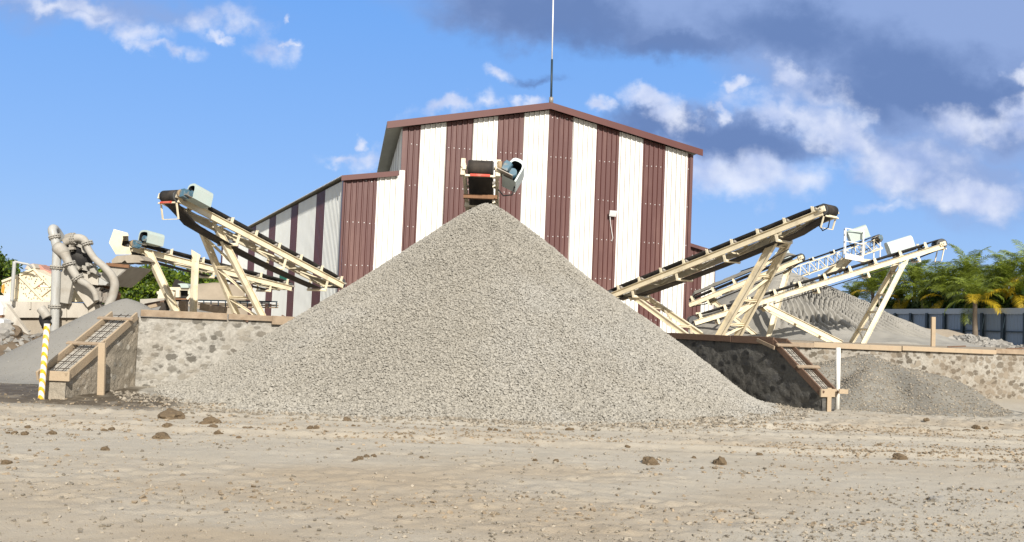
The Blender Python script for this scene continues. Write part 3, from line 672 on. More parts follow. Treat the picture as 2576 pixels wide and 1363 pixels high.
mb = MB(); mb.box(scor+snv*.03-fu*.03+Vector((0, 0, (BASE+zside)/2)), snv*.08, sd*.16, Vector((0, 0, zside-BASE))); mb.build('corner_trim', m_brown, shed)
mb = MB(); mb.box(scor+sd*SL+snv*.02+Vector((0, 0, (BASE+zside)/2)), snv*.06, sd*.3, Vector((0, 0, zside-BASE))); mb.build('corner_trim', m_brownd, shed)
# lean-to roof, overhanging the side wall
e0 = A-fn*.05+Vector((0, 0, -.02)); e1 = e0+sd*(SL+.3); w0 = B-fn*.05+Vector((0, 0, -.02)); w1 = w0+ld*(SL+.3)
mb = MB(); st = int(SL/.125)
for i in range(st):
    f_, g_ = i/st, (i+1)/st; h0 = .035*(i % 2); h1 = .035*((i+1) % 2); z = Vector((0, 0, 1))
    a_, b_, c_, d_ = lerp(e0, e1, f_)+z*h0, lerp(e0, e1, g_)+z*h1, lerp(w0, w1, g_)+z*h1, lerp(w0, w1, f_)+z*h0
    mb.add([a_, b_, c_, d_], [(0, 3, 2, 1)], 0); mb.add([a_-z*.03, b_-z*.03, c_-z*.03, d_-z*.03], [(0, 1, 2, 3)], 1); mb.add([a_, b_, b_-z*.03, a_-z*.03], [(0, 1, 2, 3)], 0)
mb.build('lean_to_roof', [m_roof, m_soffit], shed)
# right annex, set back
AO = -5.2; ao = f0+fn*AO
v0 = fac(1722, 700, AO)[0]; v1, y1 = fac(1800, 637, AO); y0 = fac(1738, 618, AO)[1]; vb = fac(1763, 700, AO)[0]; vc = fac(1796, 700, AO)[0]
at_ = lambda u: y0+(y1-y0)*(u-fac(1738, 700, AO)[0])/(v1-fac(1738, 700, AO)[0])
ribbed(shed, 'annex_front', ao, fu, fn, v0, v1, at_, BASE, .2135, .042, .045, [m_brown, m_white, m_trim, m_ribshade, m_lamp], lambda u: 0 if (u < vb or u > vc) else 1, [vb, vc], scr, {0: 2, 1: 3})
A = P_plane(1720, 606, ao+fn*.25, fn); B = P_plane(1804, 632, ao+fn*.25, fn); mb = MB(); dz = Vector((0, 0, -.16)); mb.prism([A, B, B+dz, A+dz], -fn*.05); mb.build('fascia', m_brown, shed)
mb = MB(); mb.prism([A-Vector((0, 0, .02))-fn*.05, B-Vector((0, 0, .02))-fn*.05, B-Vector((0, 0, .07))-fn*.05, A-Vector((0, 0, .07))-fn*.05], ld*26); mb.build('annex_roof', m_roof, shed)
ac = ao+fu*v1; ribbed(shed, 'annex_side', ac, ld, -nl_, .02, 25, lambda u: y1-.02, BASE, .25, .03, .03, [m_whitec, m_brown], lambda u: int(u/1.07) % 2)
# lightning mast on the ridge
mp_ = P_plane(1386, 252, f0-fn*.2, fn); tp = P(1392, -40, mp_.y)
t = thing('antenna_mast', 'thin metal mast rising from the ridge of the striped shed', 'mast', mp_)
mb = MB(); mb.tube([mp_-Vector((0, 0, .15)), lerp(mp_, tp, .35)], .045, 8); mb.build('lower_tube', m_fencep, t)
mb = MB(); mb.tube([lerp(mp_, tp, .34), tp], .028, 8); mb.build('upper_tube', m_lamp, t)
mb = MB(); mb.cyl(mp_-Vector((0, 0, .1)), mp_+Vector((0, 0, .12)), .09, 10); mb.build('base_clamp', m_steel, t)
# floodlight on the gable
c = P_plane(1541, 537, f0+fn*.22, fn); t = thing('floodlight', 'white floodlight fixed to the brown stripe of the gable, its cable hanging down', 'floodlight', c)
tu = (Vector((0, 0, 1))+fn*.35).normalized(); tn = fu.cross(tu)
mb = MB(); mb.box(c, fu*.30, tu*.24, tn*.07); mb.build('housing', m_lamp, t, bevel=.01)
mb = MB(); mb.box(c-tn*.04 if tn.dot(fn) < 0 else c+tn*.04, fu*.24, tu*.17, tn*.012); mb.build('lens', m_glass, t)
mb = MB(); mb.beam(c-fn*.02, c-fn*.22-Vector((0, 0, .03)), .06, .05); mb.build('bracket', m_lamp, t)
cb = [P_plane(x, y, f0+fn*o, fn) for x, y, o in ((1534, 545, .15), (1535, 560, .08), (1538, 580, .06), (1541, 598, .06), (1538.5, 607, .06))]
mb = MB(); mb.tube(cb, .014, 6); mb.build('cable', m_lamp, t)
# small green net on the side wall
g = [P_plane(x, y, scor+snv*.06, snv) for x, y in ((705, 684), (722, 684), (721, 709), (704, 709))]
mb = MB(); mb.prism(g, snv*.03); o = mb.build('green_sheet', m_green, loc=g[0]); tag(o, 'small green sheet fixed to the corrugated side of the shed', 'sheet')

# ------------------------------------------------------------------ heaps
def heap(name, label, cx, cy, z0, H, Rf, m, step, prof=None, disp=None, ext=1.12, smooth=True, rnd=.25):
    """A heap on its own grid: height falls from the top to the toe at radius Rf(angle)."""
    Rm = max(Rf(np.array([a]))[0] for a in np.linspace(-math.pi, math.pi, 40))*ext
    n = int(2*Rm/step)+1; xs = np.linspace(-Rm, Rm, n); X, Y = np.meshgrid(xs, xs, indexing='ij')
    r = np.hypot(X, Y); ph = np.arctan2(Y, X); t = np.sqrt(r*r+rnd*rnd)/Rf(ph)
    z = H*prof(t) if prof is not None else H*np.where(t < .86, 1-t, .14*np.clip((1.14-t)/.28, 0, 1)**2)
    if disp is not None: z = z + disp(X, Y, r, ph, t)
    z = np.where(t > 1.14, -.12, z)
    V = np.stack([X+cx, Y+cy, z+z0], -1).reshape(-1, 3)
    Fq = gridfaces(n, n); keep = (t.ravel()[Fq] < 1.2).any(1); Fq = Fq[keep]
    used = np.unique(Fq); rm = np.full(len(V), -1); rm[used] = np.arange(len(used)); V = V[used]; Fq = rm[Fq]
    return V, Fq, (lambda x, y: None)
def periodic(angles, vals):
    a = np.radians(np.array(list(angles)+[angles[0]+360])); v = np.array(list(vals)+[vals[0]])
    def f(ph):
        p = np.mod(ph - a[0], 2*np.pi)+a[0]; i = np.clip(np.searchsorted(a, p, side='right')-1, 0, len(a)-2)
        t = (p-a[i])/(a[i+1]-a[i]); t = t*t*(3-2*t); return v[i]*(1-t)+v[i+1]*t
    return f
# main gravel pile: a skin of separate stones over a core
PC = (-.60, 21.6); PH = 4.42
pR = periodic((-180, -150, -125, -90, -50, -15, 30, 90, 140), (6.15, 6.55, 6.75, 5.85, 5.85, 6.15, 6.1, 6.2, 6.1))
pprof = lambda t: np.where(t < .93, 1-t, .07*np.clip((1.07-t)/.14, 0, 1)**2)
pdisp = lambda X, Y, r, ph, t: (.26*(fbm(X, Y, .45, 3, 61)-.5) + .10*(fbm(ph*5, r*.35, 1.6, 3, 66)-.5))*np.clip(r/2, 0, 1)*(t < 1.1)
V, Fq, _ = heap('', '', PC[0], PC[1], 0, PH, pR, None, .12, pprof, pdisp, rnd=.22)
mi = np.zeros(len(Fq), int)
V[:, 2] -= .03
N_ = 270000; xs = rng.uniform(-8.6, 8.6, N_*2); ys = rng.uniform(-8.6, 5.0, N_*2)
r_ = np.hypot(xs, ys); ph_ = np.arctan2(ys, xs); t_ = np.sqrt(r_*r_+.22**2)/pR(ph_)
k_ = t_ < 1.06; k_ &= rng.random(N_*2) < np.where(t_ > .98, np.clip((1.10-t_)/.12, 0, 1)*.75, 1); xs, ys, r_, ph_, t_ = xs[k_], ys[k_], r_[k_], ph_[k_], t_[k_]
zs = PH*pprof(t_)+pdisp(xs, ys, r_, ph_, t_)+rng.uniform(-.022, .012, len(xs))
sz = rng.uniform(.022, .043, len(xs))*(1+.45*sstep(.78, 1.0, t_)*rng.random(len(xs)))
SV, SF = stones(np.stack([xs+PC[0], ys+PC[1], zs], 1), sz, 5)
V2 = np.concatenate([V, SV]); F2 = np.concatenate([Fq, SF+len(V)]); mi = np.concatenate([mi, np.ones(len(SF), int)])
o = np_mesh('gravel_pile', V2, F2, [m_gravelbase, m_gravel], mi, loc=(PC[0], PC[1], 0)); tag(o, 'huge conical pile of crushed grey gravel in the middle of the yard', 'gravel pile')

def simple_heap(name, label, cat, cx, cy, z0, H, Rf, m, step, disp=None, prof=None, stone=None, rnd=.25):
    V, Fq, _ = heap(name, label, cx, cy, z0, H, Rf, m, step, prof, disp, rnd=rnd); ms = [m]; mi = np.zeros(len(Fq), int); sm = np.ones(len(Fq), bool)
    if stone:
        (n, lo, hi, ms2, seed) = stone; g = np.random.default_rng(seed)
        a = V[Fq].mean(1); w = g.integers(0, len(a), n); w = w[a[w][:, 2] > z0+.0]
        p = V[Fq[w]]; bl = g.dirichlet((1, 1, 1, 1), len(w)); p = (p*bl[:, :, None]).sum(1)
        SV, SF = stones(p, g.uniform(lo, hi, len(p))**1, seed); Fq = np.concatenate([Fq, SF+len(V)]); V = np.concatenate([V, SV]); mi = np.concatenate([mi, np.ones(len(SF), int)]); sm = np.concatenate([sm, np.zeros(len(SF), bool)]); ms.append(ms2)
    return tag(np_mesh(name, V, Fq, ms, mi, loc=(cx, cy, z0), smooth=sm), label, cat)
# fine sand under the drive end of the left conveyors
tpL = P(324, 739, 23.0)
simple_heap('sand_pile', 'smooth grey sand pile between the damp divider wall and the washing plant', 'sand pile', tpL.x, tpL.y, 0, tpL.z+.05, periodic((-180, -135, -90, -45, 0, 90), (3.0, 3.35, 3.5, 3.1, 3.0, 3.0)), m_sand, .10,
            lambda X, Y, r, ph, t: .10*(fbm(X, Y, .6, 4, 5)-.5)*(t < 1.1), stone=(5000, .012, .022, m_sandbay, 8), rnd=.3)
# right bay heap against the tan wall
tpR = P(2195, 893, 24.0)
def bay_disp(X, Y, r, ph, t):
    ridge = np.sin(ph*9+2.2*fbm(X, Y, .8, 2, 4))*.16*sstep(.25, .6, t)*sstep(1.1, .75, t)
    xw, yw = X+tpR.x, Y+tpR.y-.2                     # the divider wall holds it back
    return ridge + .14*(fbm(X, Y, 1.2, 4, 6)-.5)*(t < 1.1) - 4.0*(xw < 6.62-.46*(yw-20.15)+.24)
simple_heap('gravel_heap', 'grey gravelly sand heap in front of the tan rubble wall, rutted down its face', 'gravel pile', tpR.x, tpR.y-.2, 0, tpR.z+.14, periodic((-180, -140, -90, -40, 0, 60, 120), (5.0, 3.6, 3.2, 3.0, 2.35, 2.2, 2.4)), m_sandbay, .07, bay_disp, stone=(16000, .02, .05, m_pebble, 9), rnd=.5)
# the big pale heap behind the right conveyors, its upper flank cut by rain
tpB = P(1976, 689, 49.0)
def rain(X, Y, r, ph, t):
    a = ph*r.mean()*0 + ph
    g_ = np.abs(((a*19+2.4*fbm(X, Y, .35, 3, 8)+.9*fbm(X, Y, 1.2, 2, 3)) % 1)-.5)*2
    band = sstep(.12, .22, t)*sstep(.92, .66, t+.25*(fbm(X, Y, .4, 3, 2)-.5))*sstep(-2.0, -1.5, ph)*sstep(.6, .2, ph)
    return -1.0*sstep(.45, .9, g_)*band + .35*(fbm(X, Y, .35, 4, 12)-.5)*sstep(.05, .3, t)*(t < 1.1) + .08*(fbm(X, Y, 1.8, 3, 14)-.5)*(t < 1.1)
Hb = tpB.z-PLAT
simple_heap('sand_pile', 'big pale grey sand pile with rain-cut furrows behind the steep cream conveyors', 'sand pile', tpB.x-.3, tpB.y, PLAT, Hb+.40, periodic((-180, -130, -90, -45, -10, 30, 90), (6.6, 7.2, 8.0, 8.6, 8.8, 8.6, 8.0)), m_sandpale, .075, rain, rnd=.45)
a = P(2200, 812, 52); simple_heap('soil_mound', 'low tan soil mound between the furrowed sand pile and the blue fence', 'soil mound', a.x+1.9, 50, PLAT, P(2290, 824, 50).z-PLAT, periodic((-180, -90, 0, 90), (6.5, 4, 3.6, 4.5)), m_soil, .15, lambda X, Y, r, ph, t: .5*(fbm(X, Y, .5, 4, 15)-.5)*(t < 1.1), lambda t: np.clip(1.1-t, 0, .75)/.75*np.clip((1.14-t)/.3, 0, 1))
def rock_heap(label, px, Y, ztop_py, rad, n, seed, s0=.18, s1=.5):
    c = P(px, ztop_py, Y); g = np.random.default_rng(seed); H = c.z-PLAT
    pts = []
    while len(pts) < n:
        x, y = g.uniform(-rad, rad), g.uniform(-rad*.7, rad*.7); t = math.hypot(x/rad, y/(rad*.7))
        if t < 1: pts.append((c.x+x, Y+y, PLAT+H*(1-t)**.9*g.uniform(.75, 1)))
    SV, SF = stones(np.array(pts), g.uniform(s0, s1, n), seed)
    tag(np_mesh('rock_heap', SV, SF, [m_boulder], loc=(c.x, Y, PLAT)), label, 'rock heap')
rock_heap('heap of broken grey rocks lying before the blue fence', 2440, 47, 849, 1.9, 700, 31)
rock_heap('strip of loose grey rocks tipped along the flank of the furrowed sand pile', 2245, 53, 806, 1.9, 420, 33, .2, .45)
rock_heap('low flat spread of pale rubble beside the heap of broken rocks', 2530, 45, 873, 1.6, 260, 35, .12, .3)
a = P(1800, 792, 47); simple_heap('soil_mound', 'tan soil mound at the foot of the shed annex', 'soil mound', a.x+1.2, 46, PLAT, 1.0, periodic((-180, -90, 0, 90), (2.6, 3, 4, 3)), m_soil, .12, lambda X, Y, r, ph, t: .4*(fbm(X, Y, .7, 4, 18)-.5)*(t < 1.1))
# far left mounds on the raised yard
a = P(372, 757, 40); simple_heap('sand_pile', 'low grey sand pile under the trees left of the screening frame', 'sand pile', a.x, 40, PLAT, a.z-PLAT+.15, periodic((-180, -90, 0, 90), (3, 3, 3.2, 3)), m_sand, .15, lambda X, Y, r, ph, t: .35*(fbm(X, Y, .6, 3, 19)-.5)*(t < 1.1))
a = P(540, 728, 62); simple_heap('sand_pile', 'flat topped tan sand pile beside the far corner of the shed', 'sand pile', a.x+.6, 62, PLAT, a.z-PLAT+.3, periodic((-180, -90, 0, 90), (4.4, 4, 3.5, 4)), m_soil, .2, lambda X, Y, r, ph, t: .3*(fbm(X, Y, .5, 3, 20)-.5)*(t < 1.1), lambda t: np.clip(1.1-t, 0, .62)/.62)
# dark spoil round the washing plant
a = P_z(40, 880, 0); simple_heap('soil_mound', 'dark earth mound at the foot of the washing plant', 'soil mound', -15.0, 28.0, -.1, 1.05, periodic((-180, -90, 0, 90), (5, 4.0, 3.6, 4)), m_brownsoil, .1, lambda X, Y, r, ph, t: .5*(fbm(X, Y, .9, 5, 22)-.5)*(t < 1.1), stone=(900, .05, .22, m_boulder, 12), rnd=.6)

# ------------------------------------------------------------------ conveyors
Z = Vector((0, 0, 1))
class Conv:
    def __init__(s, label, tail, head, w=.62, rail_h=.20, rail='channel', ret=.36, sag=.12, drum_r=.17, spacing=.95, first=.55, cream=None, belt_m=None, idler_h=.17, idler_w=.085, station_pulleys=True, rail_ext=0.0, group='conveyors round the shed'):
        s.tail, s.head = Vector(tail), Vector(head); s.L = (s.head-s.tail).length; s.d = (s.head-s.tail).normalized()
        s.s = s.d.cross(Z).normalized(); s.n = s.s.cross(s.d); s.w = w
        s.near = 1 if s.s.dot(cam_o-s.head) > 0 else -1
        s.cream = cream or m_cream; s.rail_h = rail_h
        s.t = thing('belt_conveyor', label, 'conveyor', (s.tail.x, s.tail.y, PLAT), group)
        s.drum_r = drum_r
        # rails
        for sg in (1, -1):
            mb = MB()
            if rail == 'channel': mb.channel(s.p(0, sg*w/2, -rail_h/2), s.p(s.L+rail_ext, sg*w/2, -rail_h/2), .06, rail_h, s.s*sg, s.n, .014)
            else:
                h = rail_h; k = int(s.L/(h*.85))
                mb.beam(s.p(0, sg*w/2, 0), s.p(s.L, sg*w/2, 0), .06, .06, s.n); mb.beam(s.p(0, sg*w/2, -h), s.p(s.L, sg*w/2, -h), .05, .05, s.n)
                for i in range(k):
                    a, b = s.L*i/k, s.L*(i+1)/k; mb.beam(s.p(a, sg*w/2, -h), s.p((a+b)/2, sg*w/2, 0), .035, .035, s.n); mb.beam(s.p((a+b)/2, sg*w/2, 0), s.p(b, sg*w/2, -h), .035, .035, s.n)
            mb.build('side_rail', s.cream, s.t, bevel=.004 if rail == 'channel' else 0)
        # cross members between the rails
        mb = MB(); k = max(2, int(s.L/1.6))
        for i in range(k+1): t = .15+(s.L-.3)*i/k; mb.beam(s.p(t, -w/2, -rail_h+.04), s.p(t, w/2, -rail_h+.04), .05, .05, s.n)
        for i in range(k): a = .15+(s.L-.3)*i/k; b = .15+(s.L-.3)*(i+1)/k; mb.beam(s.p(a, -w/2+.03, -rail_h+.05), s.p(b, w/2-.03, -rail_h+.05), .035, .035, s.n)
        mb.build('cross_bracing', s.cream, s.t)
        # idler sets
        t = first
        while t < s.L-.25:
            mb = MB()
            for sg in (1, -1):
                a = s.p(t, sg*(w/2+.02), .0); mb.box(s.p(t, sg*(w/2+.03), idler_h/2), s.d*idler_w, s.s*.03, s.n*idler_h); mb.box(s.p(t, sg*(w/2+.0), .012), s.d*idler_w*1.6, s.s*.09, s.n*.024)
                mb.tube([s.p(t-.02, sg*(w/2+.015), idler_h*.85), s.p(t-.02, sg*(w/2+.06), idler_h*1.05)], .018, 6)
            mb.beam(s.p(t, -w/2, .02), s.p(t, w/2, .02), .05, .04, s.n)
            io = mb.build('idler', s.cream, s.t)
            mb = MB()
            for (a, b, na, nb) in ((-.47, -.20, .155, .085), (-.19, .19, .08, .08), (.20, .47, .085, .155)): mb.cyl(s.p(t+.05, a*w, na-.045), s.p(t+.05, b*w, nb-.045), .042, 10)
            mb.build('roller', m_steel, io)
            t += spacing
        t = first+spacing*.6
        if station_pulleys:
            while t < s.L-1.0:
                mb = MB(); q = -ret-.02 - sag*math.sin(math.pi*t/s.L)*0
                mb.cyl(s.p(t, -w/2-.05, -ret+.02-.06-.05), s.p(t, w/2+.05, -ret+.02-.06-.05), .048, 10)
                for sg in (1, -1): mb.box(s.p(t, sg*(w/2+.03), -(rail_h+ret+.10)/2), s.d*.09, s.s*.02, s.n*max(.06, ret+.10-rail_h))
                mb.build('return_roller', [s.cream], s.t)
                t += spacing*2
        # belt: one closed loop
        bw = w*.80; path = []; r = drum_r
        nT = 40
        for i in range(nT+1):
            t = s.L*i/nT; f = min(1, i/3, (nT-i)/3); path.append((t, r*.9*(1-f)+.10*f, f))
        for i in range(1, 12): a = math.pi/2-math.pi*i/12; path.append((s.L+r*math.cos(a), r*math.sin(a)-.01, 0))
        for i in range(nT+1):
            t = s.L-s.L*i/nT; f = min(1, i/5, (nT-i)/5); path.append((t, -r*(1-f)-ret*f-sag*math.sin(math.pi*i/nT)*f, 0))
        for i in range(1, 8): a = -math.pi/2-math.pi*i/8; path.append((r*math.cos(a), r*math.sin(a), 0))
        cols = (-.5, -.26, .26, .5); V = []; Fq = []; mi = []
        for k_, (t, q, f) in enumerate(path):
            for c in cols: V.append(s.p(t, c*bw, q+(.085*f if (abs(c) > .4 and k_ <= nT) else (-.17*f if (abs(c) > .4) else 0))))
        n = len(path); th = .012
        for i in range(n):
            j = (i+1) % n
            for c in range(3):
                Fq.append((i*4+c, j*4+c, j*4+c+1, i*4+c+1)); mi.append(0 if (i <= nT or i > 2*nT+12) else 1)
        s.belt = np_mesh('belt', np.array([tuple(v) for v in V]), np.array(Fq), [m_rubber, m_beltund], mi, s.t, smooth=True)
        sd_ = s.belt.modifiers.new('thick', 'SOLIDIFY'); sd_.thickness = th; sd_.offset = 0
        for nm, t in (('head_pulley', s.L), ('tail_pulley', 0)):
            mb = MB(); mb.cyl(s.p(t, -bw/2-.02, -.01), s.p(t, bw/2+.02, -.01), r-.012, 24); po = mb.build(nm, m_drum, s.t)
            mb = MB(); mb.cyl(s.p(t, -w/2-.12, -.01), s.p(t, w/2+.12, -.01), .032, 10); mb.build('shaft', m_steel, po)
        for sg in (1, -1):
            mb = MB(); mb.box(s.p(s.L, sg*(w/2+.03), -.02), s.d*.22, s.s*.07, s.n*.16); mb.cyl(s.p(s.L, sg*(w/2-.02), -.01), s.p(s.L, sg*(w/2+.10), -.01), .07, 12); mb.build('bearing', m_tan if cream else m_cream, s.t)
    def p(s, t, a, q): return s.tail+s.d*t+s.s*a+s.n*q
    def trestle(s, top, bot, w_top, w_bot, rungs=(.1, .42, .74), zig=True, sect=(.16, .10), stop=True, single=False):
        """A pair of splayed legs under the rails: the near leg from top to bot, its twin across the belt."""
        top, bot = Vector(top), Vector(bot)
        if stop and bot.z > PLAT: bot = top+(bot-top)*((top.z-PLAT+.03)/(top.z-bot.z))
        fs = -s.s*s.near; fs = Vector((fs.x, fs.y, 0)).normalized()
        t2 = top+fs*w_top; b2 = bot+fs*w_bot
        for (a, b, o) in ((top, bot, -1),) if single else ((top, bot, -1), (t2, b2, 1)):
            mb = MB(); mb.ibeam(a, b, sect[1], sect[0], fs, .018); mb.box(b+Vector((0, 0, .02)), (.26, 0, 0), (0, .26, 0), (0, 0, .02)); lo = mb.build('leg', s.cream, s.t)
            mb = MB(); ax = (b-a).normalized(); up_ = fs.cross(s.d).normalized()
            q = a-fs*.02*(-o); mb.prism([q+s.d*.20+Z*.13, q-s.d*.20+Z*.02, q-s.d*.14-Z*.10+ax*.12, q+s.d*.06+ax*.26, q+s.d*.18+ax*.05], -fs*.02*(-o)*-1); mb.build('gusset', s.cream, lo)
        for f in rungs:
            mb = MB(); mb.channel(lerp(top, bot, f)+fs*.03, lerp(t2, b2, f)-fs*.03, .05, .08, s.d); mb.build('rung', s.cream, s.t)
        if zig:
            fr = list(rungs)+[1.0]
            for i in range(len(fr)-1):
                a = lerp(top, bot, fr[i+1]-.02)+fs*.04 if True else None; b = lerp(t2, b2, fr[i]+.015)-fs*.04
                mb = MB(); mb.channel(a, b, .045, .075, s.d); mb.build('diagonal_brace', s.cream, s.t)
    def guard(s, t, a, q, ln, wd, ht, m, tilt=0, box=True, gear=True, open_front=True):
        """Motor under a rounded sheet hood, with the gearbox beside the drum; a is the offset across the belt."""
        rt = Matrix.Rotation(R(tilt), 3, s.d); sx, nx = rt @ s.s, rt @ s.n; o = s.p(t, a, q)
        prof = [(-.5, 0), (-.5, .70), (-.44, .88), (-.30, .97), (0, 1), (.30, .97), (.44, .88), (.5, .70), (.5, 0)]
        inn = [(x*.80, y*.86 if y > 0 else 0) for x, y in prof]
        mb = MB(); n = len(prof); of = [o+sx*x*wd+nx*y*ht for x, y in prof]; bk = [v-s.d*ln for v in of]; inf = [o+sx*x*wd+nx*y*ht for x, y in inn]; inb = [v-s.d*ln*.55 for v in inf]
        mb.add(of+bk+inf+inb, [(i, i+1, n+i+1, n+i) for i in range(n-1)] + [(2*n+i, 2*n+i+1, i+1, i) for i in range(n-1)])
        mb.add(bk, [tuple(range(n))]); mb.add([of[0], of[-1], bk[-1], bk[0]], [(0, 1, 2, 3)])
        mb.add(inf+inb, [(i, n+i, n+i+1, i+1) for i in range(n-1)]+[tuple(range(n, 2*n))], 1)
        g = mb.build('motor_guard', [m, m_black], s.t)
        if gear:
            mb = MB(); c = o+s.d*.10+nx*ht*.36; c = c-s.d*.22; mb.cyl(c-s.d*.30, c+s.d*.10, .095, 14); mb.box(c-s.d*.34, sx*.16, nx*.16, s.d*.1); mb.build('motor', m_blue, s.t)
            mb = MB(); sgn = 1 if a > 0 else -1; c2 = s.p(s.L+.02, sgn*(s.w/2+.26), .04)
            mb.cyl(c2-sx*.10, c2+sx*.10, .115, 10, 0); mb.box(c2-nx*.02+s.d*.02, sx*.15, nx*.24, s.d*.20, 0); mb.build('gearbox', m_blue, s.t)
            mb = MB(); c2 = c2-s.s*sgn*.17; mb.cyl(c2-s.s*.05, c2+s.s*.05, .13, 12); mb.build('torque_arm', m_tan, s.t)
            mb = MB(); mb.box(lerp(o, c2, .4)-nx*.03, s.d*.34, sx*(abs(a)-s.w/2+.1), nx*.02); mb.build('motor_plate', m_steel, s.t)
    def scraper(s, drop=.33, hang=True, m=None):
        w = s.w
        mb = MB(); mb.box(s.p(s.L+.10, 0, -.24), s.s*w*.66, s.d*.03, s.n*.06); mb.build('scraper', m or m_red, s.t)
        mb = MB(); mb.beam(s.p(s.L+.07, -w/2, -.24), s.p(s.L+.07, w/2, -.24), .03, .045, s.n); mb.build('scraper_bar', s.cream, s.t)
        if hang:
            mb = MB()
            for sg in (1, -1): mb.beam(s.p(s.L+.0, sg*w*.47, -.22), s.p(s.L-.10, sg*w*.47, -.22)-Z*drop, .05, .03, s.d)
            mb.beam(s.p(s.L-.10, -w*.47, -.22)-Z*drop, s.p(s.L-.10, w*.47, -.22)-Z*drop, .02, .02); mb.build('hanger_frame', s.cream, s.t)
def on_line(px0, py0, Y0, px1, py1, Y1, t): return lerp(P(px0, py0, Y0), P(px1, py1, Y1), t)

# C: straight towards us over the main pile
hC = P(1209, 422, 22.0); C_ = Conv('short conveyor aimed forward, its black drum above the top of the main gravel pile', hC-Vector((-.02, -9.0, 2.75)), hC, w=.70, ret=.36, drum_r=.175, rail_ext=-.05, first=.75)
C_.guard(C_.L-.0, -.66, -.24, .62, .36, .56, m_guardw, tilt=-26)
C_.scraper(hang=False)
for sg in (1, -1):
    mb = MB(); q = C_.p(C_.L, sg*.41, -.10); mb.box(q+C_.n*.09, C_.s*.10, C_.d*.12, C_.n*.42); mb.cyl(q-C_.d*.1+C_.n*.10, q+C_.d*.1+C_.n*.10, .05, 10); mb.build('bearing_tower', m_creamd, C_.t)
mb = MB(); pts = [C_.p(C_.L-.25, -.42, -.42), C_.p(C_.L-.3, -.55, -.55), C_.p(C_.L-.3, -.75, -.52), C_.p(C_.L-.3, -.80, -.30)]; mb.tube(pts, .018, 6); mb.build('cable', m_black, C_.t)
for tt, zz in ((.62, -.46), (1.25, -.40)):
    mb = MB(); mb.beam(C_.p(C_.L-tt, -.40, zz), C_.p(C_.L-tt, .40, zz), .06, .10, C_.n); mb.build('return_guard', m_rust if tt < 1 else m_creamd, C_.t)
C_.trestle(C_.p(C_.L-4.2, -C_.w/2*C_.near*-1, -.25), C_.p(C_.L-4.2, -C_.w/2*C_.near*-1, -.25)-Z*3-C_.d*.5, .7, .9)

# L1: tall one on the left
L1 = Conv('tall left conveyor with a grey motor hood and a drum held high against the sky', P(845, 712, 32.9), P(430, 493, 27.0), w=.72, ret=.44, sag=.14, spacing=1.02, first=.2)
L1.guard(L1.L-.10, .68*L1.near, -.06, .66, .34, .47, m_guard, tilt=-6*L1.near)
L1.scraper(.42)
L1.trestle(P(548, 577, 28.4), P(655, 786, 29.9), .72, 1.2, (.07, .40, .73), sect=(.20, .12))
# L2: low one feeding the washing plant
L2 = Conv('low left conveyor running from the shed wall to the washing plant hopper', P(720, 719, 37.0), P(318, 617, 31.0), w=.62, ret=.30, sag=.05, spacing=1.35, first=.3, drum_r=.15, idler_h=.20)
L2.guard(L2.L-.15, .58*L2.near, .12, .62, .5, .42, m_guard, gear=True)
L2.trestle(P(373, 634, 31.2), P(440, 778, 31.7), .62, .9, (), zig=False, single=True, sect=(.24, .14))
L2.trestle(P(492, 640, 32.8), P(486, 782, 32.8), .75, .75, (), zig=False, single=True, sect=(.20, .14))
zq = lambda x, y: (258.7+.09491*x, 560.4+.09491*y)
def poly(pts, Y, cv=None): return [P(*(cv(x, y) if cv else (x, y)), Y) for x, y in pts]
hood = thing('discharge_hood', 'cream six sided steel hood at the drop end of the low left conveyor', 'hood', P(290, 640, 30.6))
mb = MB(); mb.prism(poly([(160, 525), (285, 180), (660, 285), (680, 345), (520, 352), (530, 420), (490, 590), (560, 625), (700, 645), (760, 835), (340, 835)], 30.35, zq), (0, .03, 0)); mb.prism(poly([(160, 525), (285, 180), (660, 285), (690, 640), (760, 835), (340, 835)], 31.4, zq), (0, .03, 0))
mb.prism([P(*zq(285, 180), 30.385), P(*zq(285, 180), 31.395), P(*zq(660, 285), 31.395), P(*zq(660, 285), 30.385)], (0, 0, .02)); mb.prism([P(*zq(160, 525), 30.385), P(*zq(160, 525), 31.395), P(*zq(285, 180), 31.395), P(*zq(285, 180), 30.385)], (.02, 0, 0)); mb.build('hood_shell', m_cream, hood)
mb = MB(); mb.prism(poly([(370, 868), (760, 845), (950, 860), (1060, 975), (1090, 995), (960, 1005), (1020, 1050), (640, 1060), (585, 990), (500, 1050), (230, 1070), (235, 985)], 30.3, zq), (0, 1.0, 0)); mb.build('chute_skirt', m_tankd, hood)

# R1: the nearest right conveyor
R1 = Conv('nearest right conveyor rising past the shed corner on one tall braced trestle', P(1545, 742, 34.0), P(2082, 529, 28.0), w=.72, ret=.32, sag=.10, spacing=.97, first=.55, drum_r=.175)
R1.trestle(P(1953, 595, 29.2), P(1810, 842, 31.0), .72, 1.05, (.08, .36, .60, .84), sect=(.24, .12))
R1.trestle(P(1588, 742, 33.3), P(1722, 840, 31.9), .74, .95, (.30, .72), zig=True, sect=(.18, .10))
R1.scraper(.30, m=m_cream)
mb = MB(); mb.tube([R1.p(R1.L-.25, .3, -.40), R1.p(R1.L-.15, .35, -.62), R1.p(R1.L+.05, .38, -.6), R1.p(R1.L+.18, .36, -.35)], .018, 6); mb.build('cable', m_black, R1.t)
mb = MB(); mb.tube([R1.p(R1.L-3.4, -.1*R1.near, -.78), R1.p(R1.L-2.6, -.1, -.80), R1.p(R1.L-1.6, -.1, -.66)], .016, 6); mb.build('cable', m_black, R1.t)
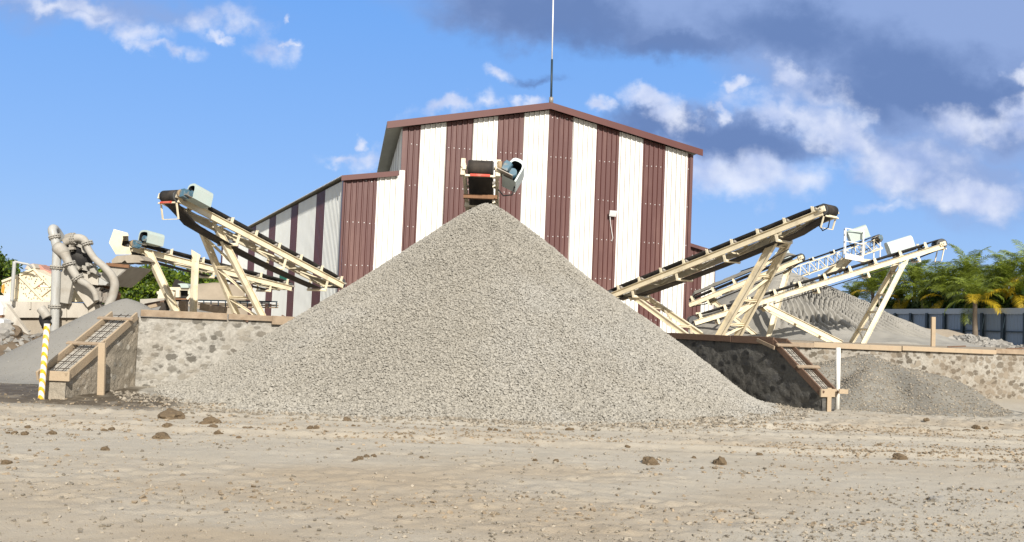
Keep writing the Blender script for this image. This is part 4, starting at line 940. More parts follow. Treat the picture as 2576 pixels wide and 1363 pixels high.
# R2: long thin one to the far right
R2 = Conv('long cream right conveyor with a pale hood near its head, in front of the palms', P(1742, 806, 38.2), P(2361, 614, 37.6), w=.72, ret=.30, sag=.02, spacing=1.02, first=.3, drum_r=.20, idler_h=.24, idler_w=.10)
R2.guard(R2.L-.75, -.62*R2.near, .05, 1.0, .5, .62, m_guardw, gear=False)
R2.scraper(.45, m=m_cream)
R2.trestle(P(2272, 664, 37.2), P(2172, 861, 37.0), .95, 1.55, (.10, .38, .60, .82), sect=(.19, .10))
R2.trestle(P(1931, 771, 37.6), P(2112, 861, 37.2), .75, 1.1, (.45, .8), zig=False, sect=(.22, .12))
# R3: short one with a load of stone, at the shed corner
R3 = Conv('short loaded conveyor beside the shed annex, behind the nearest right trestle', P(1733, 763, 43.5), P(2014, 648, 42.0), w=.75, ret=.30, sag=.02, spacing=1.0, first=.25, drum_r=.17, idler_h=.24, idler_w=.10)
mb = MB(); ld_v = []; nn = 50
for i in range(nn+1):
    t = R3.L*i/nn; k = min(1, i/4, (nn-i)/4)
    for c, hh in ((-.42, .19), (-.2, .26+.05*vnoise(np.array([i*.7]), np.array([.3]), 5)[0]), (.05, .31+.06*vnoise(np.array([i*.6]), np.array([.9]), 2)[0]), (.25, .26), (.42, .19)): ld_v.append(R3.p(t, c*R3.w*.8, .10+(hh-.02)*k))
mb.add(ld_v, [(i*5+j, i*5+j+1, (i+1)*5+j+1, (i+1)*5+j) for i in range(nn) for j in range(4)]); o = mb.build('belt_load', m_sandbay, loc=R3.tail); tag(o, 'long strip of dark grey stone carried on the short loaded conveyor', 'gravel')
R3.trestle(P(1979, 682, 42.2), P(1962, 742, 42.0), .8, 1.0, (.3,), zig=False, sect=(.22, .12))
R3.trestle(P(1786, 752, 43.2), P(1862, 812, 42.6), .8, .95, (.35, .8), zig=True, sect=(.18, .10))
R3.guard(R3.L-.35, -.62*R3.near, .1, .6, .45, .6, m_guardw, gear=False)
# R4: lattice one far behind with a railed platform at its head
R4 = Conv('far lattice girder conveyor with a railed white platform and motor at its head', P(1662, 788, 56.5), P(2205, 601, 55.0), w=.9, rail_h=.62, rail='truss', ret=.55, sag=.02, spacing=1.25, first=.5, drum_r=.24, cream=m_cream, idler_h=.22, idler_w=.08)
zc = lambda x, y: (2054.9+.13388*x, 560.4+.13388*y)
R4.trestle(P(*zc(560, 660), 54.6), P(*zc(200, 990), 55.0), .9, 1.6, (.2,), zig=False, sect=(.26, .14), stop=False)
R4.trestle(P(*zc(650, 660), 54.9), P(*zc(400, 940), 55.6), .9, 1.2, (.2,), zig=False, sect=(.20, .12), stop=False)
R4.guard(R4.L-.55, .75*R4.near, .25, 1.1, .6, .75, m_guard, gear=True)
mb = MB(); fl = [zc(520, 575), zc(945, 655)]
A0, A1 = P(*zc(525, 580), 54.0), P(*zc(870, 640), 53.9); bk = Vector((.35, 1.5, 0))
for a, b in ((A0, A1),): mb.prism([a, b, b-Z*.28, a-Z*.28], (0, .05, 0))
mb.prism([A0, A1, A1+bk*.35, A0+bk*.35], (0, 0, .03)); mb.prism([A1, A1+bk*.35, A1+bk*.35-Z*.28, A1-Z*.28], (-.05, 0, 0)); mb.build('platform', m_whitep, R4.t)
up = Z*1.45; rl = []
mb = MB()
for q in (A0, lerp(A0, A1, .97), A1+bk*.35, A0+bk*.35): mb.beam(q, q+up, .07, .07)
for f in (1.0, .5):
    for a, b in ((A0, A1), (A1, A1+bk*.35), (A0, A0+bk*.35)): mb.beam(a+up*f, b+up*f, .05, .05)
mb.build('guard_rail', m_lamp, R4.t)
B0, B1 = P(*zc(1060, 680), 55.6), P(*zc(1180, 675), 56.2); mb = MB()
for q in (B0, B1): mb.beam(q, q+Z*1.2, .06, .06)
for f in (1.2, .6): mb.beam(B0+Z*f, B1+Z*f, .05, .05)
mb.build('guard_rail', m_lamp, R4.t)
mb = MB(); mb.prism([P(*zc(700, 655), 54.4), P(*zc(1100, 700), 55.2), P(*zc(900, 742), 54.8)], (0, .6, 0)); mb.build('discharge_lip', m_creamd, R4.t)

# ------------------------------------------------------------------ washing plant on the left
z2 = lambda x, y: (.2530*x, 546.1+.2530*y)
WY = 30.0
wp = thing('washing_plant', 'cream and grey sand washing plant caked in dust behind the smooth sand pile', 'washing plant', (-15.0, 30.5, 0))
def wplate(name, pts, Y, depth, m, bevel=.01, parent=None):
    mb = MB(); mb.prism(poly(pts, Y, z2), (0, depth, 0)); return mb.build(name, m, parent or wp, bevel=bevel)
def wbar(name, a, b, Ya, Yb, w, h, m, parent=None):
    mb = MB(); mb.beam(P(*z2(*a), Ya), P(*z2(*b), Yb), w, h, (0, 1, 0)); return mb.build(name, m, parent or wp, bevel=.006)
wplate('upper_tank', [(38, 838), (500, 838), (880, 860), (970, 868), (970, 905), (880, 960), (880, 1000), (60, 1000)], 29.6, 2.6, m_tank)
wplate('hopper', [(70, 1001), (880, 1001), (760, 1330), (230, 1330)], 29.75, 2.2, m_tankd)
for x in (300, 655, 868): wbar('stiffener', (x, 842), (x, 915 if x == 300 else 1000), 29.57, 29.57, .05, .05, m_tank)
hs_ = wplate('drum_housing', [(8, 745), (22, 640), (180, 582), (330, 513), (385, 545), (520, 600), (610, 655), (720, 690), (825, 765), (828, 842), (500, 836), (85, 822)], 29.9, 1.7, m_plant)
bt = MB(); g = np.random.default_rng(3)
for _ in range(70):
    x, y = g.uniform(40, 490), g.uniform(560, 820)
    if y > 640-.3*(x-20)+20 or x > 300: c = P(*z2(x, y), 29.885); bt.cyl(c, c+Vector((0, -.02, 0)), .018, 6)
bt.build('bolt_heads', m_steel, hs_)
wplate('rust_patch', [(12, 745), (18, 680), (42, 660), (46, 700), (36, 760)], 29.885, .01, m_orange, 0, hs_)
for a, b in (((182, 572), (432, 828)), ((338, 515), (502, 690)), ((338, 700), (440, 626)), ((415, 784), (502, 714)), ((178, 590), (168, 812)), ((20, 640), (180, 580)), ((182, 580), (330, 512)), ((85, 824), (500, 838))):
    wbar('rib', a, b, 29.86, 29.86, .07 if abs(a[0]-b[0]) > 100 else .035, .06, m_plant if b[1] < 700 else m_creamd, hs_)
wplate('name_plate', [(382, 679), (486, 685), (486, 695), (382, 690)], 29.87, .02, m_lamp, 0, hs_); wplate('tag_mark', [(383, 680), (394, 680), (394, 690), (383, 690)], 29.865, .01, m_red, 0, hs_)
wplate('top_sheet', [(240, 515), (280, 470), (330, 460), (350, 480), (400, 475), (440, 515), (510, 540), (510, 590), (380, 545), (330, 512)], 30.6, .9, m_redsheet)
wplate('top_casing', [(245, 520), (265, 478), (330, 462), (355, 505), (330, 515)], 30.3, .7, m_tank)
wbar('strut', (40, 905), (300, 1260), 29.3, 28.4, .34, .16, m_tank)
wbar('strut', (700, 500), (628, 850), 29.4, 29.4, .40, .25, m_galv); wbar('strut', (770, 640), (930, 862), 29.5, 29.5, .36, .2, m_tank)
wplate('gear_box', [(820, 545), (905, 540), (975, 580), (975, 678), (830, 660)], 29.8, 1.2, m_tank)
wplate('machine_bed', [(880, 600), (980, 590), (1000, 640), (1080, 760), (1060, 840), (960, 850), (930, 700)], 30.4, 1.0, m_rust)
g = np.random.default_rng(4)
mbx = MB()
for _ in range(16):
    x, y = g.uniform(930, 1070), g.uniform(690, 860); c = P(*z2(x, y), 29.9+g.uniform(-.2, .4)); mbx.box(c, (g.uniform(.08, .3), 0, g.uniform(-.1, .1)), (0, .2, 0), (g.uniform(-.05, .05), 0, g.uniform(.08, .3)))
mbx.build('small_machinery', m_steel, wp)
# cyclone: dark cone with inlet pipework
c0, c1 = P(*z2(775, 300), 29.9), P(*z2(850, 545), 29.9)
mb = MB(); mb.tube([c0, lerp(c0, c1, .25), lerp(c0, c1, .5), c1], [.36, .38, .36, .16], 18); cy = mb.build('cyclone', m_rubber, wp)
mb = MB(); mb.cyl(P(*z2(690, 318), 29.7), P(*z2(830, 315), 29.7), .22, 14); mb.build('motor', m_black, wp)
def pipe(name, pts, r, m, Y=29.2, n=14):
    mb = MB(); pp = [P(*z2(p[0], p[1]), p[2] if len(p) > 2 else Y) for p in pts]
    # smooth the run
    q = []
    for i in range(len(pp)-1):
        p0, p1, p2, p3 = pp[max(i-1, 0)], pp[i], pp[i+1], pp[min(i+2, len(pp)-1)]
        for k in range(6):
            t = k/6; q.append(.5*((2*p1)+(p2-p0)*t+(2*p0-5*p1+4*p2-p3)*t*t+(3*p1-p0-3*p2+p3)*t**3))
    q.append(pp[-1]); rr = r if not hasattr(r, '__len__') else list(np.interp(np.linspace(0, 1, len(q)), np.linspace(0, 1, len(r)), r))
    mb.tube(q, rr, n); return mb.build(name, m, wp)
def flange(c, d, r, par):
    mb = MB(); c = P(*z2(c[0], c[1]), c[2]); d = Vector(d).normalized(); x = d.cross(Vector((0, 1, .01))).normalized(); y = d.cross(x)
    for o in (-.028, .028): mb.cyl(c+d*(o-.014), c+d*(o+.014), r, 18)
    for k in range(12): q = c+(x*math.cos(k*math.pi/6)+y*math.sin(k*math.pi/6))*r*.88; mb.cyl(q-d*.07, q+d*.07, .014, 6)
    mb.build('flange', m_galv, par)
pv = pipe('riser_pipe', [(540, 1150), (546, 900), (553, 700), (560, 500), (568, 330)], .135, m_pvc); flange((560, 500, 29.2), (.02, 0, 1), .185, pv); flange((541, 888, 29.2), (.02, 0, 1), .185, pv)
pe = pipe('elbow_pipe', [(572, 335), (545, 220), (520, 140), (530, 112, 29.3), (560, 135, 29.6), (610, 215, 29.9)], .13, m_pvc); flange((543, 198, 29.2), (-.35, 0, 1), .175, pe)
mb = MB(); mb.tube([P(*z2(570, 300), 29.2), P(*z2(600, 320), 29.15), P(*z2(655, 375), 29.1)], [.19, .2, .16], 14); pb2 = mb.build('pipe_branch', m_galv, wp)
p2 = pipe('feed_pipe', [(640, 360), (690, 470), (740, 560), (800, 630), (880, 680), (940, 750), (960, 830)], [.15, .12, .12, .11, .09, .085, .08], m_galv, 29.0); flange((688, 468, 29.0), (.4, 0, -1), .2, p2); flange((775, 610, 29.0), (.6, 0, -.7), .18, p2)
p3 = pipe('overflow_pipe', [(640, 250), (720, 215), (790, 205), (845, 235), (880, 320), (940, 410), (1030, 490), (1110, 580), (1140, 670), (1120, 780), (1075, 890)], [.12, .12, .12, .11, .10, .10, .11, .12, .13, .13, .13], m_galv, 29.3); flange((868, 262, 29.3), (.4, 0, -1), .17, p3); flange((730, 212, 29.3), (1, 0, .15), .18, p3)
g = np.random.default_rng(14)
for (x0_, x1_, y0_, y1_, n_, Yf) in ((650, 830, 190, 350, 14, 29.5), (740, 960, 470, 570, 18, 29.7)):
    for _ in range(n_):
        mb = MB(); c = P(*z2(g.uniform(x0_, x1_), g.uniform(y0_, y1_)), Yf+g.uniform(-.2, .2)); mb.box(c, (g.uniform(.06, .22), 0, g.uniform(-.07, .07)), (0, .15, 0), (g.uniform(-.06, .06), 0, g.uniform(.05, .2))); mb.build('pipe_fitting', m_galv, wp)

pd = pipe('drain_elbow', [(405, 905, 28.9), (440, 950, 28.9), (470, 1000, 28.9)], .135, m_galv); pipe('drain_pipe', [(450, 965, 28.95), (440, 1020, 29), (470, 1080, 29)], .15, m_black)
pr = pipe('water_pipe', [(118, 838, 29.3), (130, 640, 29.3), (145, 440, 29.3)], .055, m_pvc, n=10); pipe('water_pipe', [(143, 440, 29.3), (210, 456, 29.35), (285, 472, 29.4), (320, 510, 29.5)], .035, m_pvc, n=8)
# feed hopper hanging at the plant's end
fh = MB(); A = [P(*z2(x, y), 29.6) for x, y in ((1060, 470), (1280, 488), (1160, 605), (1062, 682), (985, 672))]; fh.prism(A, (0, .06, 0)); B_ = [v+Vector((.1, 1.6, 0)) for v in A]; fh.prism(B_, (0, .06, 0))
fh.prism([A[0], A[4], B_[4], B_[0]], (-.04, 0, 0)); fh.prism([A[1], A[3], B_[3], B_[1]], (.04, 0, 0)); fh.build('feed_hopper', m_galv, wp)
mb = MB(); mb.beam(P(*z2(1060, 468), 29.55), P(*z2(1285, 490), 29.55), .1, .08, (0, 1, 0)); mb.build('hopper_rim', m_rust, wp)
wplate('chute', [(985, 600), (1070, 655), (1050, 678), (978, 672)], 29.4, .5, m_pvc)
# left-edge pieces
zz = lambda x, y: (.16868*x, 646.6+.16868*y)
mb = MB(); mb.prism(poly([(-160, 560), (0, 660), (48, 745), (40, 860), (-160, 880)], 29.0, zz), (0, 1, 0)); o = mb.build('steel_bin', m_lamp, loc=P(*zz(-60, 750), 29)); tag(o, 'pale steel bin cut off by the left edge beside the washing plant', 'bin')
mb = MB(); mb.prism(poly([(-100, 890), (36, 868), (20, 905), (-100, 1010)], 28.9, zz), (0, .9, 0)); o = mb.build('rusty_beam', m_rust, loc=P(*zz(-40, 930), 28.9)); tag(o, 'rusty steel beam under the pale bin at the left edge', 'beam')
c_ = thing('slatted_crate', 'small white slatted crate lying by the foot of the washing plant', 'crate', P(*zz(70, 985), 28.4))
for i in range(6):
    mb = MB(); a = P(*zz(12+18*i, 905+6*i), 28.4); mb.box(a+Vector((0, 0, -.12)), (.035, 0, 0), (0, .4, 0), (0, 0, .24)); mb.build('slat', m_lamp, c_)
mb = MB(); mb.box(P(*zz(65, 965), 28.6), (.36, 0, 0), (0, .4, 0), (0, 0, .03)); mb.build('crate_base', m_lamp, c_)
def boulder(label, px, py, Y, r, seed, m=None, flat=.75, cat='boulder', name='boulder', group=None, zc=None):
    """Lumpy stone: a dented ball."""
    me = bpy.data.meshes.new(name); import bmesh; bm = bmesh.new(); bmesh.ops.create_icosphere(bm, subdivisions=3, radius=1)
    off = seed*7.3
    P_ = np.array([v.co[:] for v in bm.verts]); d = .30+1.4*fbm(P_[:, 0]+off+P_[:, 2]*.7, P_[:, 1]-off+P_[:, 2]*.9, 1.7, 5, seed, .62)
    for v, k in zip(bm.verts, d): v.co = v.co*float(k); v.co.z *= flat
    bm.to_mesh(me); bm.free(); me.materials.append(m or m_boulder)
    o = bpy.data.objects.new(name, me); COL.objects.link(o); c = P(px, py, Y) if Y else P_z(px, py, 0)
    o.location = (c.x, c.y, c.z if zc is None else zc); o.scale = (r, r*.8, r); o.rotation_euler = (0, 0, seed*1.7)
    return tag(o, label, cat, group)
boulder('mossy boulder half buried in the dark earth by the washing plant', *zz(170, 1160), 27.6, .42, 3, m_brownsoil)
boulder('dark boulder leaning under the sloping strut of the washing plant', *zz(60, 1130), 27.4, .38, 4)

# ------------------------------------------------------------------ clutter on the raised yard, left
ze = lambda x, y: (344.9+.14504*x, 704.1+.14504*y)
sf = thing('screening_frame', 'cream steel screening frame with a grey rounded hood under the trees', 'machine', P(*ze(800, 330), 40))
def sbar(name, a, b, w, m, Y=40.0, h=None): mb = MB(); mb.beam(P(*ze(*a), Y), P(*ze(*b), Y), h or w, w, (0, 1, 0)); return mb.build(name, m, sf)
sbar('top_beam', (560, 150), (915, 155), .13, m_creamd); sbar('post', (712, 140), (712, 300), .16, m_creamd); sbar('post', (905, 150), (905, 250), .09, m_creamd); sbar('post', (590, 150), (640, 320), .07, m_creamd)
sbar('slide', (380, 262), (650, 310), .22, m_creamd, h=.5); sbar('slide', (350, 225), (470, 200), .12, m_creamd); sbar('screen_deck', (600, 180), (900, 300), .35, m_beltund, 40.5, 1.0); sbar('deck_rail', (660, 330), (935, 330), .06, m_rust); sbar('chute', (870, 330), (935, 255), .1, m_creamd)
mb = MB(); pr_ = [ze(x, y) for x, y in ((700, 68), (760, 58), (860, 62), (890, 100), (890, 135), (760, 135), (745, 90))]; mb.prism([P(x, y, 39.8) for x, y in pr_], (0, .9, 0)); mb.build('hood', m_guard, sf)
hr = thing('walkway', 'long grey boarded walkway with a thin handrail along the side of the shed', 'walkway', P(*ze(1500, 420), 38))
a0, b0 = ze(1060, 350), ze(2430, 378)
for dy, w in ((0, .045), (22, .03)):
    mb = MB(); mb.beam(P(a0[0], a0[1]+dy*.145, 37.5), P(b0[0], b0[1]+dy*.145, 36.8), .05, w, (0, 1, 0)); mb.build('rail', m_fencep if dy == 0 else m_lamp, hr)
for i in range(11):
    x = 1155+i*126; mb = MB(); mb.beam(P(*ze(x, 352+(x-1060)*.02), 37.4-(x-1060)*.0005), P(*ze(x, 470), 37.4-(x-1060)*.0005), .035, .035); mb.build('baluster', m_fencep, hr)
for y, h in ((395, .16), (430, .2), (465, .16)):
    mb = MB(); mb.beam(P(*ze(1060, y), 37.8), P(*ze(2430, y+12), 37.1), .05, h, (0, 1, 0)); mb.build('deck_board', m_wood, hr)
def loose(label, a, b, Y0, Y1, w, m, name='loose_plank'):
    mb = MB(); mb.beam(P(*ze(*a), Y0), P(*ze(*b), Y1), w*2, w, (0, 1, 0)); o = mb.build(name, m, loc=P(*ze(*a), Y0), bevel=.005); tag(o, label, 'plank', 'planks lying on the raised yard')
loose('thin plank leaning from the grey sand pile toward the screening frame', (140, 445), (540, 372), 33, 34, .07, m_woodd)
loose('pale thin plank just under the dark leaning one by the grey sand pile', (200, 470), (560, 385), 32.6, 33.6, .06, m_woodp)
loose('plank slanting to the right below the handrail of the walkway', (1110, 462), (1530, 540), 33, 32, .12, m_wood)
loose('second slanting plank above the other one below the handrail', (1280, 462), (1530, 512), 33.4, 32.4, .09, m_woodd)
loose('short orange plank between the two legs of the low left conveyor', (735, 478), (865, 478), 32.5, 32.5, .22, m_wood)
loose('flat grey board lying left of the slanting leg of the low left conveyor', (60, 388), (480, 370), 36, 36, .12, m_conc)
loose('dark square board leaning beside the slanting leg of the low left conveyor', (455, 432), (550, 490), 32, 32, .30, m_beltund)
mb = MB(); mb.beam(P(*ze(700, 395), 37.6), P(*ze(930, 400), 37.6), .1, .5, (0, 1, 0)); o = mb.build('low_wall', m_conc, loc=P(*ze(700, 420), 37.6)); tag(o, 'low grey block wall behind the upright post of the low left conveyor', 'wall')

# ------------------------------------------------------------------ fence and vegetation
fA, fB = Vector((26.0, 86.0, 0)), Vector((62.0, 64.0, 0))
pA, pB = P(2215, 868, 84.0), P(2640, 868, 64.0)
fA, fB = Vector((pA.x, 84.0, 0)), Vector((pB.x, 64.0, 0)); fB = fA+(fB-fA)*1.33
hA = P(2240, 789, 82.5).z; hB = P(2560, 772, 67.0).z; fh_ = min(hA, hB)
FH = P(2420, 778.5, 74).z
ft = thing('sheet_fence', 'tall blue grey sheet metal fence with dark posts below the palms', 'fence', (fA.x, fA.y, PLAT))
fd = (fB-fA); FL = fd.length; fd.normalize(); fnn = Vector((fd.y, -fd.x, 0)); fnn = fnn if fnn.y < 0 else -fnn
npan = 12
for i in range(npan):
    u = FL*i/npan; v = FL*(i+1)/npan
    ribbed(ft, 'sheet_panel', fA, fd, fnn, u, v, lambda q: FH-.35, PLAT-.3, .35, .05, .018, [m_fence], lambda q: 0)
    mb = MB(); mb.box(fA+fd*(u+.12)+fnn*.16+Z*((FH-.3+PLAT)/2), fd*.26, fnn*.16, Z*(FH-.3-PLAT)); mb.build('post', m_fencep, ft)
for z, m, h in ((FH-.16, m_fencecap, .42), (FH-1.62, m_fencep, .09), (FH-3.1, m_fencep, .09)):
    if z > PLAT: mb = MB(); mb.beam(fA+fnn*.10+Z*z, fB+fnn*.10+Z*z, .10, h, (0, 0, 1)); mb.build('rail', m, ft)
def palm_crown(seed, nf, Lf, yellow=.08, up=1.0):
    """Feather leaves: a drooping rib with two rows of narrow leaflets."""
    g = np.random.default_rng(seed); V = []; Fq = []; mi = []
    for k in range(nf):
        az = k*2.399+g.uniform(-.2, .2); el = math.radians(np.interp(k/nf, [0, .35, .75, 1], [87, 70, 38, -14])+g.uniform(-9, 9))*1.0
        L_ = Lf*g.uniform(.8, 1.12); drp = g.uniform(1.1, 1.9)*(1.0 if k/nf > .3 else .75); m = 1 if (k/nf > .75 and g.random() < yellow*4) else 0
        p = np.array([0, 0, 0.]); n = 22; pts = []; e = el
        for i in range(n+1): pts.append(p.copy()); p = p+np.array([math.cos(az)*math.cos(e), math.sin(az)*math.cos(e), math.sin(e)])*L_/n; e -= drp/n*(.5+1.6*i/n)
        pts = np.array(pts)
        for i in range(1, n):
            t = pts[i+1]-pts[i-1]; t /= np.linalg.norm(t); sd = np.cross(t, [0, 0, 1]); sd /= (np.linalg.norm(sd)+1e-6); upv = np.cross(sd, t)
            lw = Lf*.30*math.sin(math.pi*min(.97, (i/n)*.86+.10))**.7
            for sgn in (-1, 1):
                for sub in (0, .5):
                    o = pts[i]*(1-sub)+pts[i+1]*sub; dirn = sd*sgn*.78+t*.55+upv*g.uniform(-.05, .22); dirn /= np.linalg.norm(dirn)
                    ln = lw*g.uniform(.85, 1.1); wd = t*.018*Lf/2.2; q1 = o+dirn*ln*.55+np.array([0, 0, -.06*ln]); q2 = o+dirn*ln+np.array([0, 0, -.38*ln])
                    b = len(V); V += [o-wd*.6, o+wd*.6, q1+wd, q1-wd, q2]; Fq += [(b, b+1, b+2, b+3), (b+3, b+2, b+4, b+4)]; mi += [m, m]
            w2 = sd*.018; b = len(V); V += [pts[i-1]-w2, pts[i-1]+w2, pts[i]+w2, pts[i]-w2]; Fq.append((b, b+1, b+2, b+3)); mi.append(m)
    return np.array(V), np.array(Fq), mi
def crown_mesh(V, Fq, mi, mats, name):
    me = bpy.data.meshes.new(name); me.from_pydata([tuple(v) for v in V], [], [tuple(dict.fromkeys(f)) for f in Fq.tolist()])
    for m in mats: me.materials.append(m)
    me.polygons.foreach_set('material_index', mi); me.update(); return me
crowns = [crown_mesh(*palm_crown(s, 22, 2.9, y), [m_palm, m_palmy], 'fronds') for s, y in ((1, .03), (2, .10), (3, .05), (4, .15))]
tm = MB(); tm.tube([(0, 0, -.3), (.04, 0, .8), (.02, .03, 2), (0, 0, 3.0), (0, 0, 3.25)], [.24, .17, .14, .13, .16], 10)
ordn = ['first', 'second', 'third', 'fourth', 'fifth', 'sixth', 'seventh', 'eighth', 'ninth', 'tenth', 'eleventh', 'twelfth', 'thirteenth', 'fourteenth', 'fifteenth', 'sixteenth', 'seventeenth', 'eighteenth']
palm_def = [  # x px, y px of the crown's heart, distance, crown scale
    (2150, 752, 88, .95), (2195, 735, 84, 1.15), (2225, 716, 80, 1.15), (2262, 752, 82, 1.0), (2300, 710, 75, 1.2), (2322, 750, 70, 1.0), (2352, 728, 78, 1.2), (2385, 752, 66, 1.1),
    (2405, 728, 74, 1.1), (2434, 703, 70, 1.25), (2452, 756, 62, 1.1), (2485, 735, 70, 1.15), (2508, 752, 63, 1.0), (2530, 712, 70, 1.15), (2558, 745, 62, 1.2), (2590, 700, 64, 1.25)]
trunk0 = None; PALM_OFF = [4, 3, 5, 2.6, 4.2, 2.4, 5, 3.0, 4, 5, -1.5, 4, 2.2, 4.5, 2.5, 4]
for i, (px, py, Y, s_) in enumerate(palm_def):
    c = P(px, py, Y); fy = (fA.y*fd.x-fA.x*fd.y)/(fd.x-(c.x/c.y)*fd.y); Y = fy+PALM_OFF[i]; c = P(px, py, Y); hgt = c.z-PLAT
    t = thing('palm_tree', f'green coconut palm, {ordn[i]} from the left in the row along the blue fence', 'palm tree', (c.x, c.y, PLAT), 'palms along the blue fence')
    if trunk0 is None: o = tm.build('trunk', m_trunk, None); trunk0 = o
    else: o = trunk0.copy(); COL.objects.link(o)
    o.parent = t; o.location = (0, 0, 0); o.scale = (1.15, 1.15, hgt/3.2)
    f = bpy.data.objects.new('fronds', crowns[i % 4]); COL.objects.link(f); f.parent = t; f.location = (0, 0, hgt); f.scale = (s_*.86,)*3; f.rotation_euler = (0, 0, i*1.37)
def leaf_crown(seed, n, rx, rz, leaf, m_two=.3):
    """Leaf-sized faces gathered in clumps through an uneven crown."""
    g = np.random.default_rng(seed); V = []; cl = []
    while len(cl) < 34:
        p = g.uniform(-1, 1, 3)
        if .25 < np.linalg.norm(p) < 1: cl.append(p*[rx, rx, rz])
    cl = np.array(cl); k = g.integers(0, len(cl), n); c = cl[k] + g.normal(0, 1, (n, 3))*np.array([rx*.17, rx*.17, rz*.13])
    a = g.normal(size=(n, 3)); a /= np.linalg.norm(a, axis=1)[:, None]; b = np.cross(a, g.normal(size=(n, 3))); b /= np.linalg.norm(b, axis=1)[:, None]
    s = leaf*g.uniform(.6, 1.3, (n, 1)); V = np.stack([c-a*s, c+b*s*.5, c+a*s, c-b*s*.5], 1).reshape(-1, 3)
    return V, np.arange(4*n).reshape(-1, 4), cl
def bush(i, label, px, py, Y, rx, rz, mats, n=7000, leaf=.16, name='broadleaf_tree'):
    c = P(px, py, Y); V, Fq, cl = leaf_crown(100+i, n, rx, rz, leaf)
    t = thing(name, label, 'tree', (c.x, c.y, PLAT-.2), 'trees beyond the yard'); mi = (np.random.default_rng(i).random(n) < .35).astype(int)
    np_mesh('crown', V+np.array(c), Fq, mats, mi, t)
    mb = MB(); b = Vector((c.x, c.y, PLAT-.3)); mb.tube([b, lerp(b, c, .6), c], [.28, .2, .12], 8)
    for q in cl[::3]: mb.tube([lerp(b, c, .65), c+Vector(q)*.45, c+Vector(q)*.95], [.1, .06, .02], 5)
    mb.build('trunk', m_bark, t)
tr = [('dark green leafy tree rising at the left edge behind the washing plant', 0, 700, 70, 1.3, 1.7, [m_leafd, m_leaf]), ('broad dark tree filling the gap behind the left edge of the washing plant', -22, 712, 66, 1.8, 1.6, [m_leafd, m_leaf]),
      ('yellow green tree directly behind the curved overflow pipe', 292, 728, 80, 2.2, 1.9, [m_leaf, m_leafd]), ('yellow green tree just left of the slanting leg of the low left conveyor', 345, 722, 84, 2.6, 1.9, [m_leaf, m_leafd]),
      ('yellow green tree seen through the slanting leg of the low left conveyor', 405, 726, 80, 2.4, 1.9, [m_leaf, m_leafd]), ('tallest yellow green tree, above the screening frame', 452, 722, 86, 2.6, 2.1, [m_leaf, m_leafd]),
      ('yellow green tree between the upright post and the tall left trestle', 502, 730, 84, 2.0, 1.6, [m_leaf, m_leafd]), ('sparse dark tree close to the far corner of the shed', 528, 734, 92, 1.5, 1.2, [m_leafd, m_leaf])]
for i, (lb, px, py, Y, rx, rz, ms) in enumerate(tr): bush(i, lb, px, py, Y, rx, rz, ms)
# undergrowth below the palms, one mass of leaves
g = np.random.default_rng(50); n = 12000; ux = g.uniform(0, 1, n); q = np.array([tuple(lerp(fA, fB, u)) for u in ux]); q[:, 0] += g.normal(0, .3, n)+1.2; q[:, 1] += 2.2+np.abs(g.normal(0, 1.6, n)); q[:, 2] = PLAT+g.uniform(0, 1, n)**.8*(3.1+1.4*fbm(ux*30, ux*0, 1, 3, 4))
a = g.normal(size=(n, 3)); a /= np.linalg.norm(a, axis=1)[:, None]; b = np.cross(a, g.normal(size=(n, 3))); b /= np.linalg.norm(b, axis=1)[:, None]; s_ = g.uniform(.15, .4, (n, 1))
o = np_mesh('undergrowth', np.stack([q-a*s_, q+b*s_*.35, q+a*s_, q-b*s_*.35], 1).reshape(-1, 3), np.arange(4*n).reshape(-1, 4), [m_leafd]); tag(o, 'dense dark undergrowth behind the blue fence', 'undergrowth', kind='stuff')

# ------------------------------------------------------------------ loose stones and clods on the ground
def gh(x, y):
    x, y = np.asarray(x, float), np.asarray(y, float); f = sstep(-13, -11.5, x)*sstep(15, 13, x)*sstep(26, 23, y)*sstep(3.5, 5.2, y); return ground_h(x, y)*f
n = 42000; y = 6.3+(20-6.3)*rng.random(n)**1.25; x = rng.uniform(-.56, .56, n)*y+0; dens = .10+.9*sstep(.5, .72, fbm(x*.5, y*1.2, .8, 4, 21))*(.25+.75*sstep(-3, 5, x)) + .55*sstep(.0, 4.5, x)*sstep(11, 7.5, y)
dens = dens + .9*np.exp(-((x-2.7)/1.2)**2-((y-7.5)/.6)**2) + .7*np.exp(-((x-4.3)/1.2)**2-((y-9.8)/.6)**2)
k = rng.random(n) < dens; x, y = x[k], y[k]; sz = .007+.034*rng.random(len(x))**3.6
SV, SF = stones(np.stack([x, y, gh(x, y)+sz*.18], 1), sz, 21, .75)
n2 = 3000; a = rng.uniform(-math.pi*.86, 0, n2); r2 = pR(a)*(1.0+.18*rng.random(n2)**2); x2 = PC[0]+np.cos(a)*r2; y2 = PC[1]+np.sin(a)*r2; s2 = rng.uniform(.03, .06, n2)
SV2, SF2 = stones(np.stack([x2, y2, gh(x2, y2)+s2*.2], 1), s2, 22, .8)
o = np_mesh('scattered_pebbles', np.concatenate([SV, SV2]), np.concatenate([SF, SF2+len(SV)]), [m_pebble]); tag(o, 'loose pebbles strewn over the dusty yard', 'pebbles', kind='stuff')
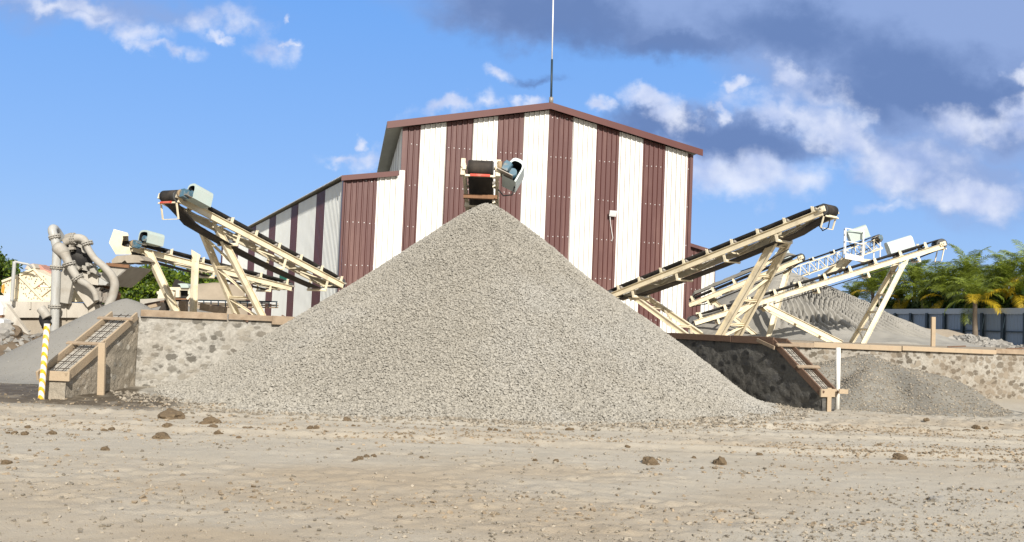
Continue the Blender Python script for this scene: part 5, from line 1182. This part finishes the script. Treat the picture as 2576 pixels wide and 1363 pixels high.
# churned crumbs of earth thrown up along the wheel tracks
n = 60000; y = np.concatenate([rng.normal(16.4, .55, n//3)+0, rng.normal(13.2, .55, n//3), rng.uniform(8, 17, n//3)]); x = rng.uniform(-.56, .56, len(y))*y; y = y+.05*x
dens = sstep(.42, .66, fbm(x*.45, y*1.6, .9, 4, 121))*(.35+.65*sstep(-5, 2, x)); k = rng.random(len(x)) < dens*.48; x, y = x[k], y[k]
sz = .010+.040*rng.random(len(x))**3.0; SV, SF = stones(np.stack([x, y, gh(x, y)+sz*.15], 1), sz, 27, .7)
o = np_mesh('earth_crumbs', SV, SF, [m_crumb]); tag(o, 'brownish earth crumbs churned up along the wheel tracks', 'earth crumbs', kind='stuff')
clods = [  # x, y in viewed pixels, half width in pixels, label if it stands out
    (428, 1046, 38, 'largest brown mud clod, crumbling at the left toe of the gravel pile'), (530, 1062, 26, 'flat tan mud clod right of the largest crumbling clod'),
    (1636, 1161, 19, 'dark brown mud clod split in two, below the middle of the gravel pile'), (1812, 1163, 20, 'dark flattened mud clod right of the split one'), (2262, 1150, 20, 'dark crumbly mud clod alone on the right side of the yard'),
    (404, 1100, 24, 'long flat mud clod below the largest crumbling clod'), (2357, 1258, 16, 'grey angular stone lying low on the right side of the yard')]
SMALL = 'small brown mud clod on the dusty yard in front of the gravel pile'
small = [(70, 1073, 9), (20, 1092, 7), (36, 1094, 11), (62, 1096, 12), (130, 1095, 14), (225, 1082, 12), (262, 1081, 10), (280, 1078, 12), (14, 1166, 14), (264, 1134, 14), (420, 1077, 17), (535, 1079, 18), (548, 1088, 14), (618, 1078, 12), (632, 1079, 10), (652, 1078, 9),
         (780, 1077, 12), (795, 1078, 9), (716, 1086, 7), (600, 1104, 7), (850, 1131, 6), (905, 1155, 12), (922, 1148, 9), (940, 1147, 9), (893, 1158, 8), (872, 1056, 16), (890, 1071, 7), (1232, 1080, 9), (1246, 1081, 8), (1280, 1082, 8), (1432, 1082, 12), (1345, 1157, 9), (1398, 1160, 9), (1060, 1150, 8), (1490, 1098, 6), (1578, 1121, 8), (1745, 1150, 8), (1910, 1141, 10), (2060, 1126, 8), (2430, 1082, 10), (2455, 1079, 14), (2480, 1080, 8), (2520, 1070, 8), (2330, 1062, 9), (2210, 1120, 8)]
for i, (px, py, hw, lb) in enumerate(clods):
    c = P_z(px, py+hw*.12, 0); boulder(lb, px, py+hw*.12, None, hw/F_PX*c.y*1.05, 40+i, m_clod if i != 6 else m_boulder, .5 if i in (0, 1, 5) else .75, 'mud clod' if i != 6 else 'stone', 'mud_clod' if i != 6 else 'stone', zc=float(gh(c.x, c.y))+.005)
for i, (px, py, hw) in enumerate(small):
    c = P_z(px, py, 0); boulder(SMALL, px, py, None, hw/F_PX*c.y*.85, 70+i, m_clod, .7, 'mud clod', 'mud_clod', 'small mud clods on the yard', zc=float(gh(c.x, c.y))+.004)
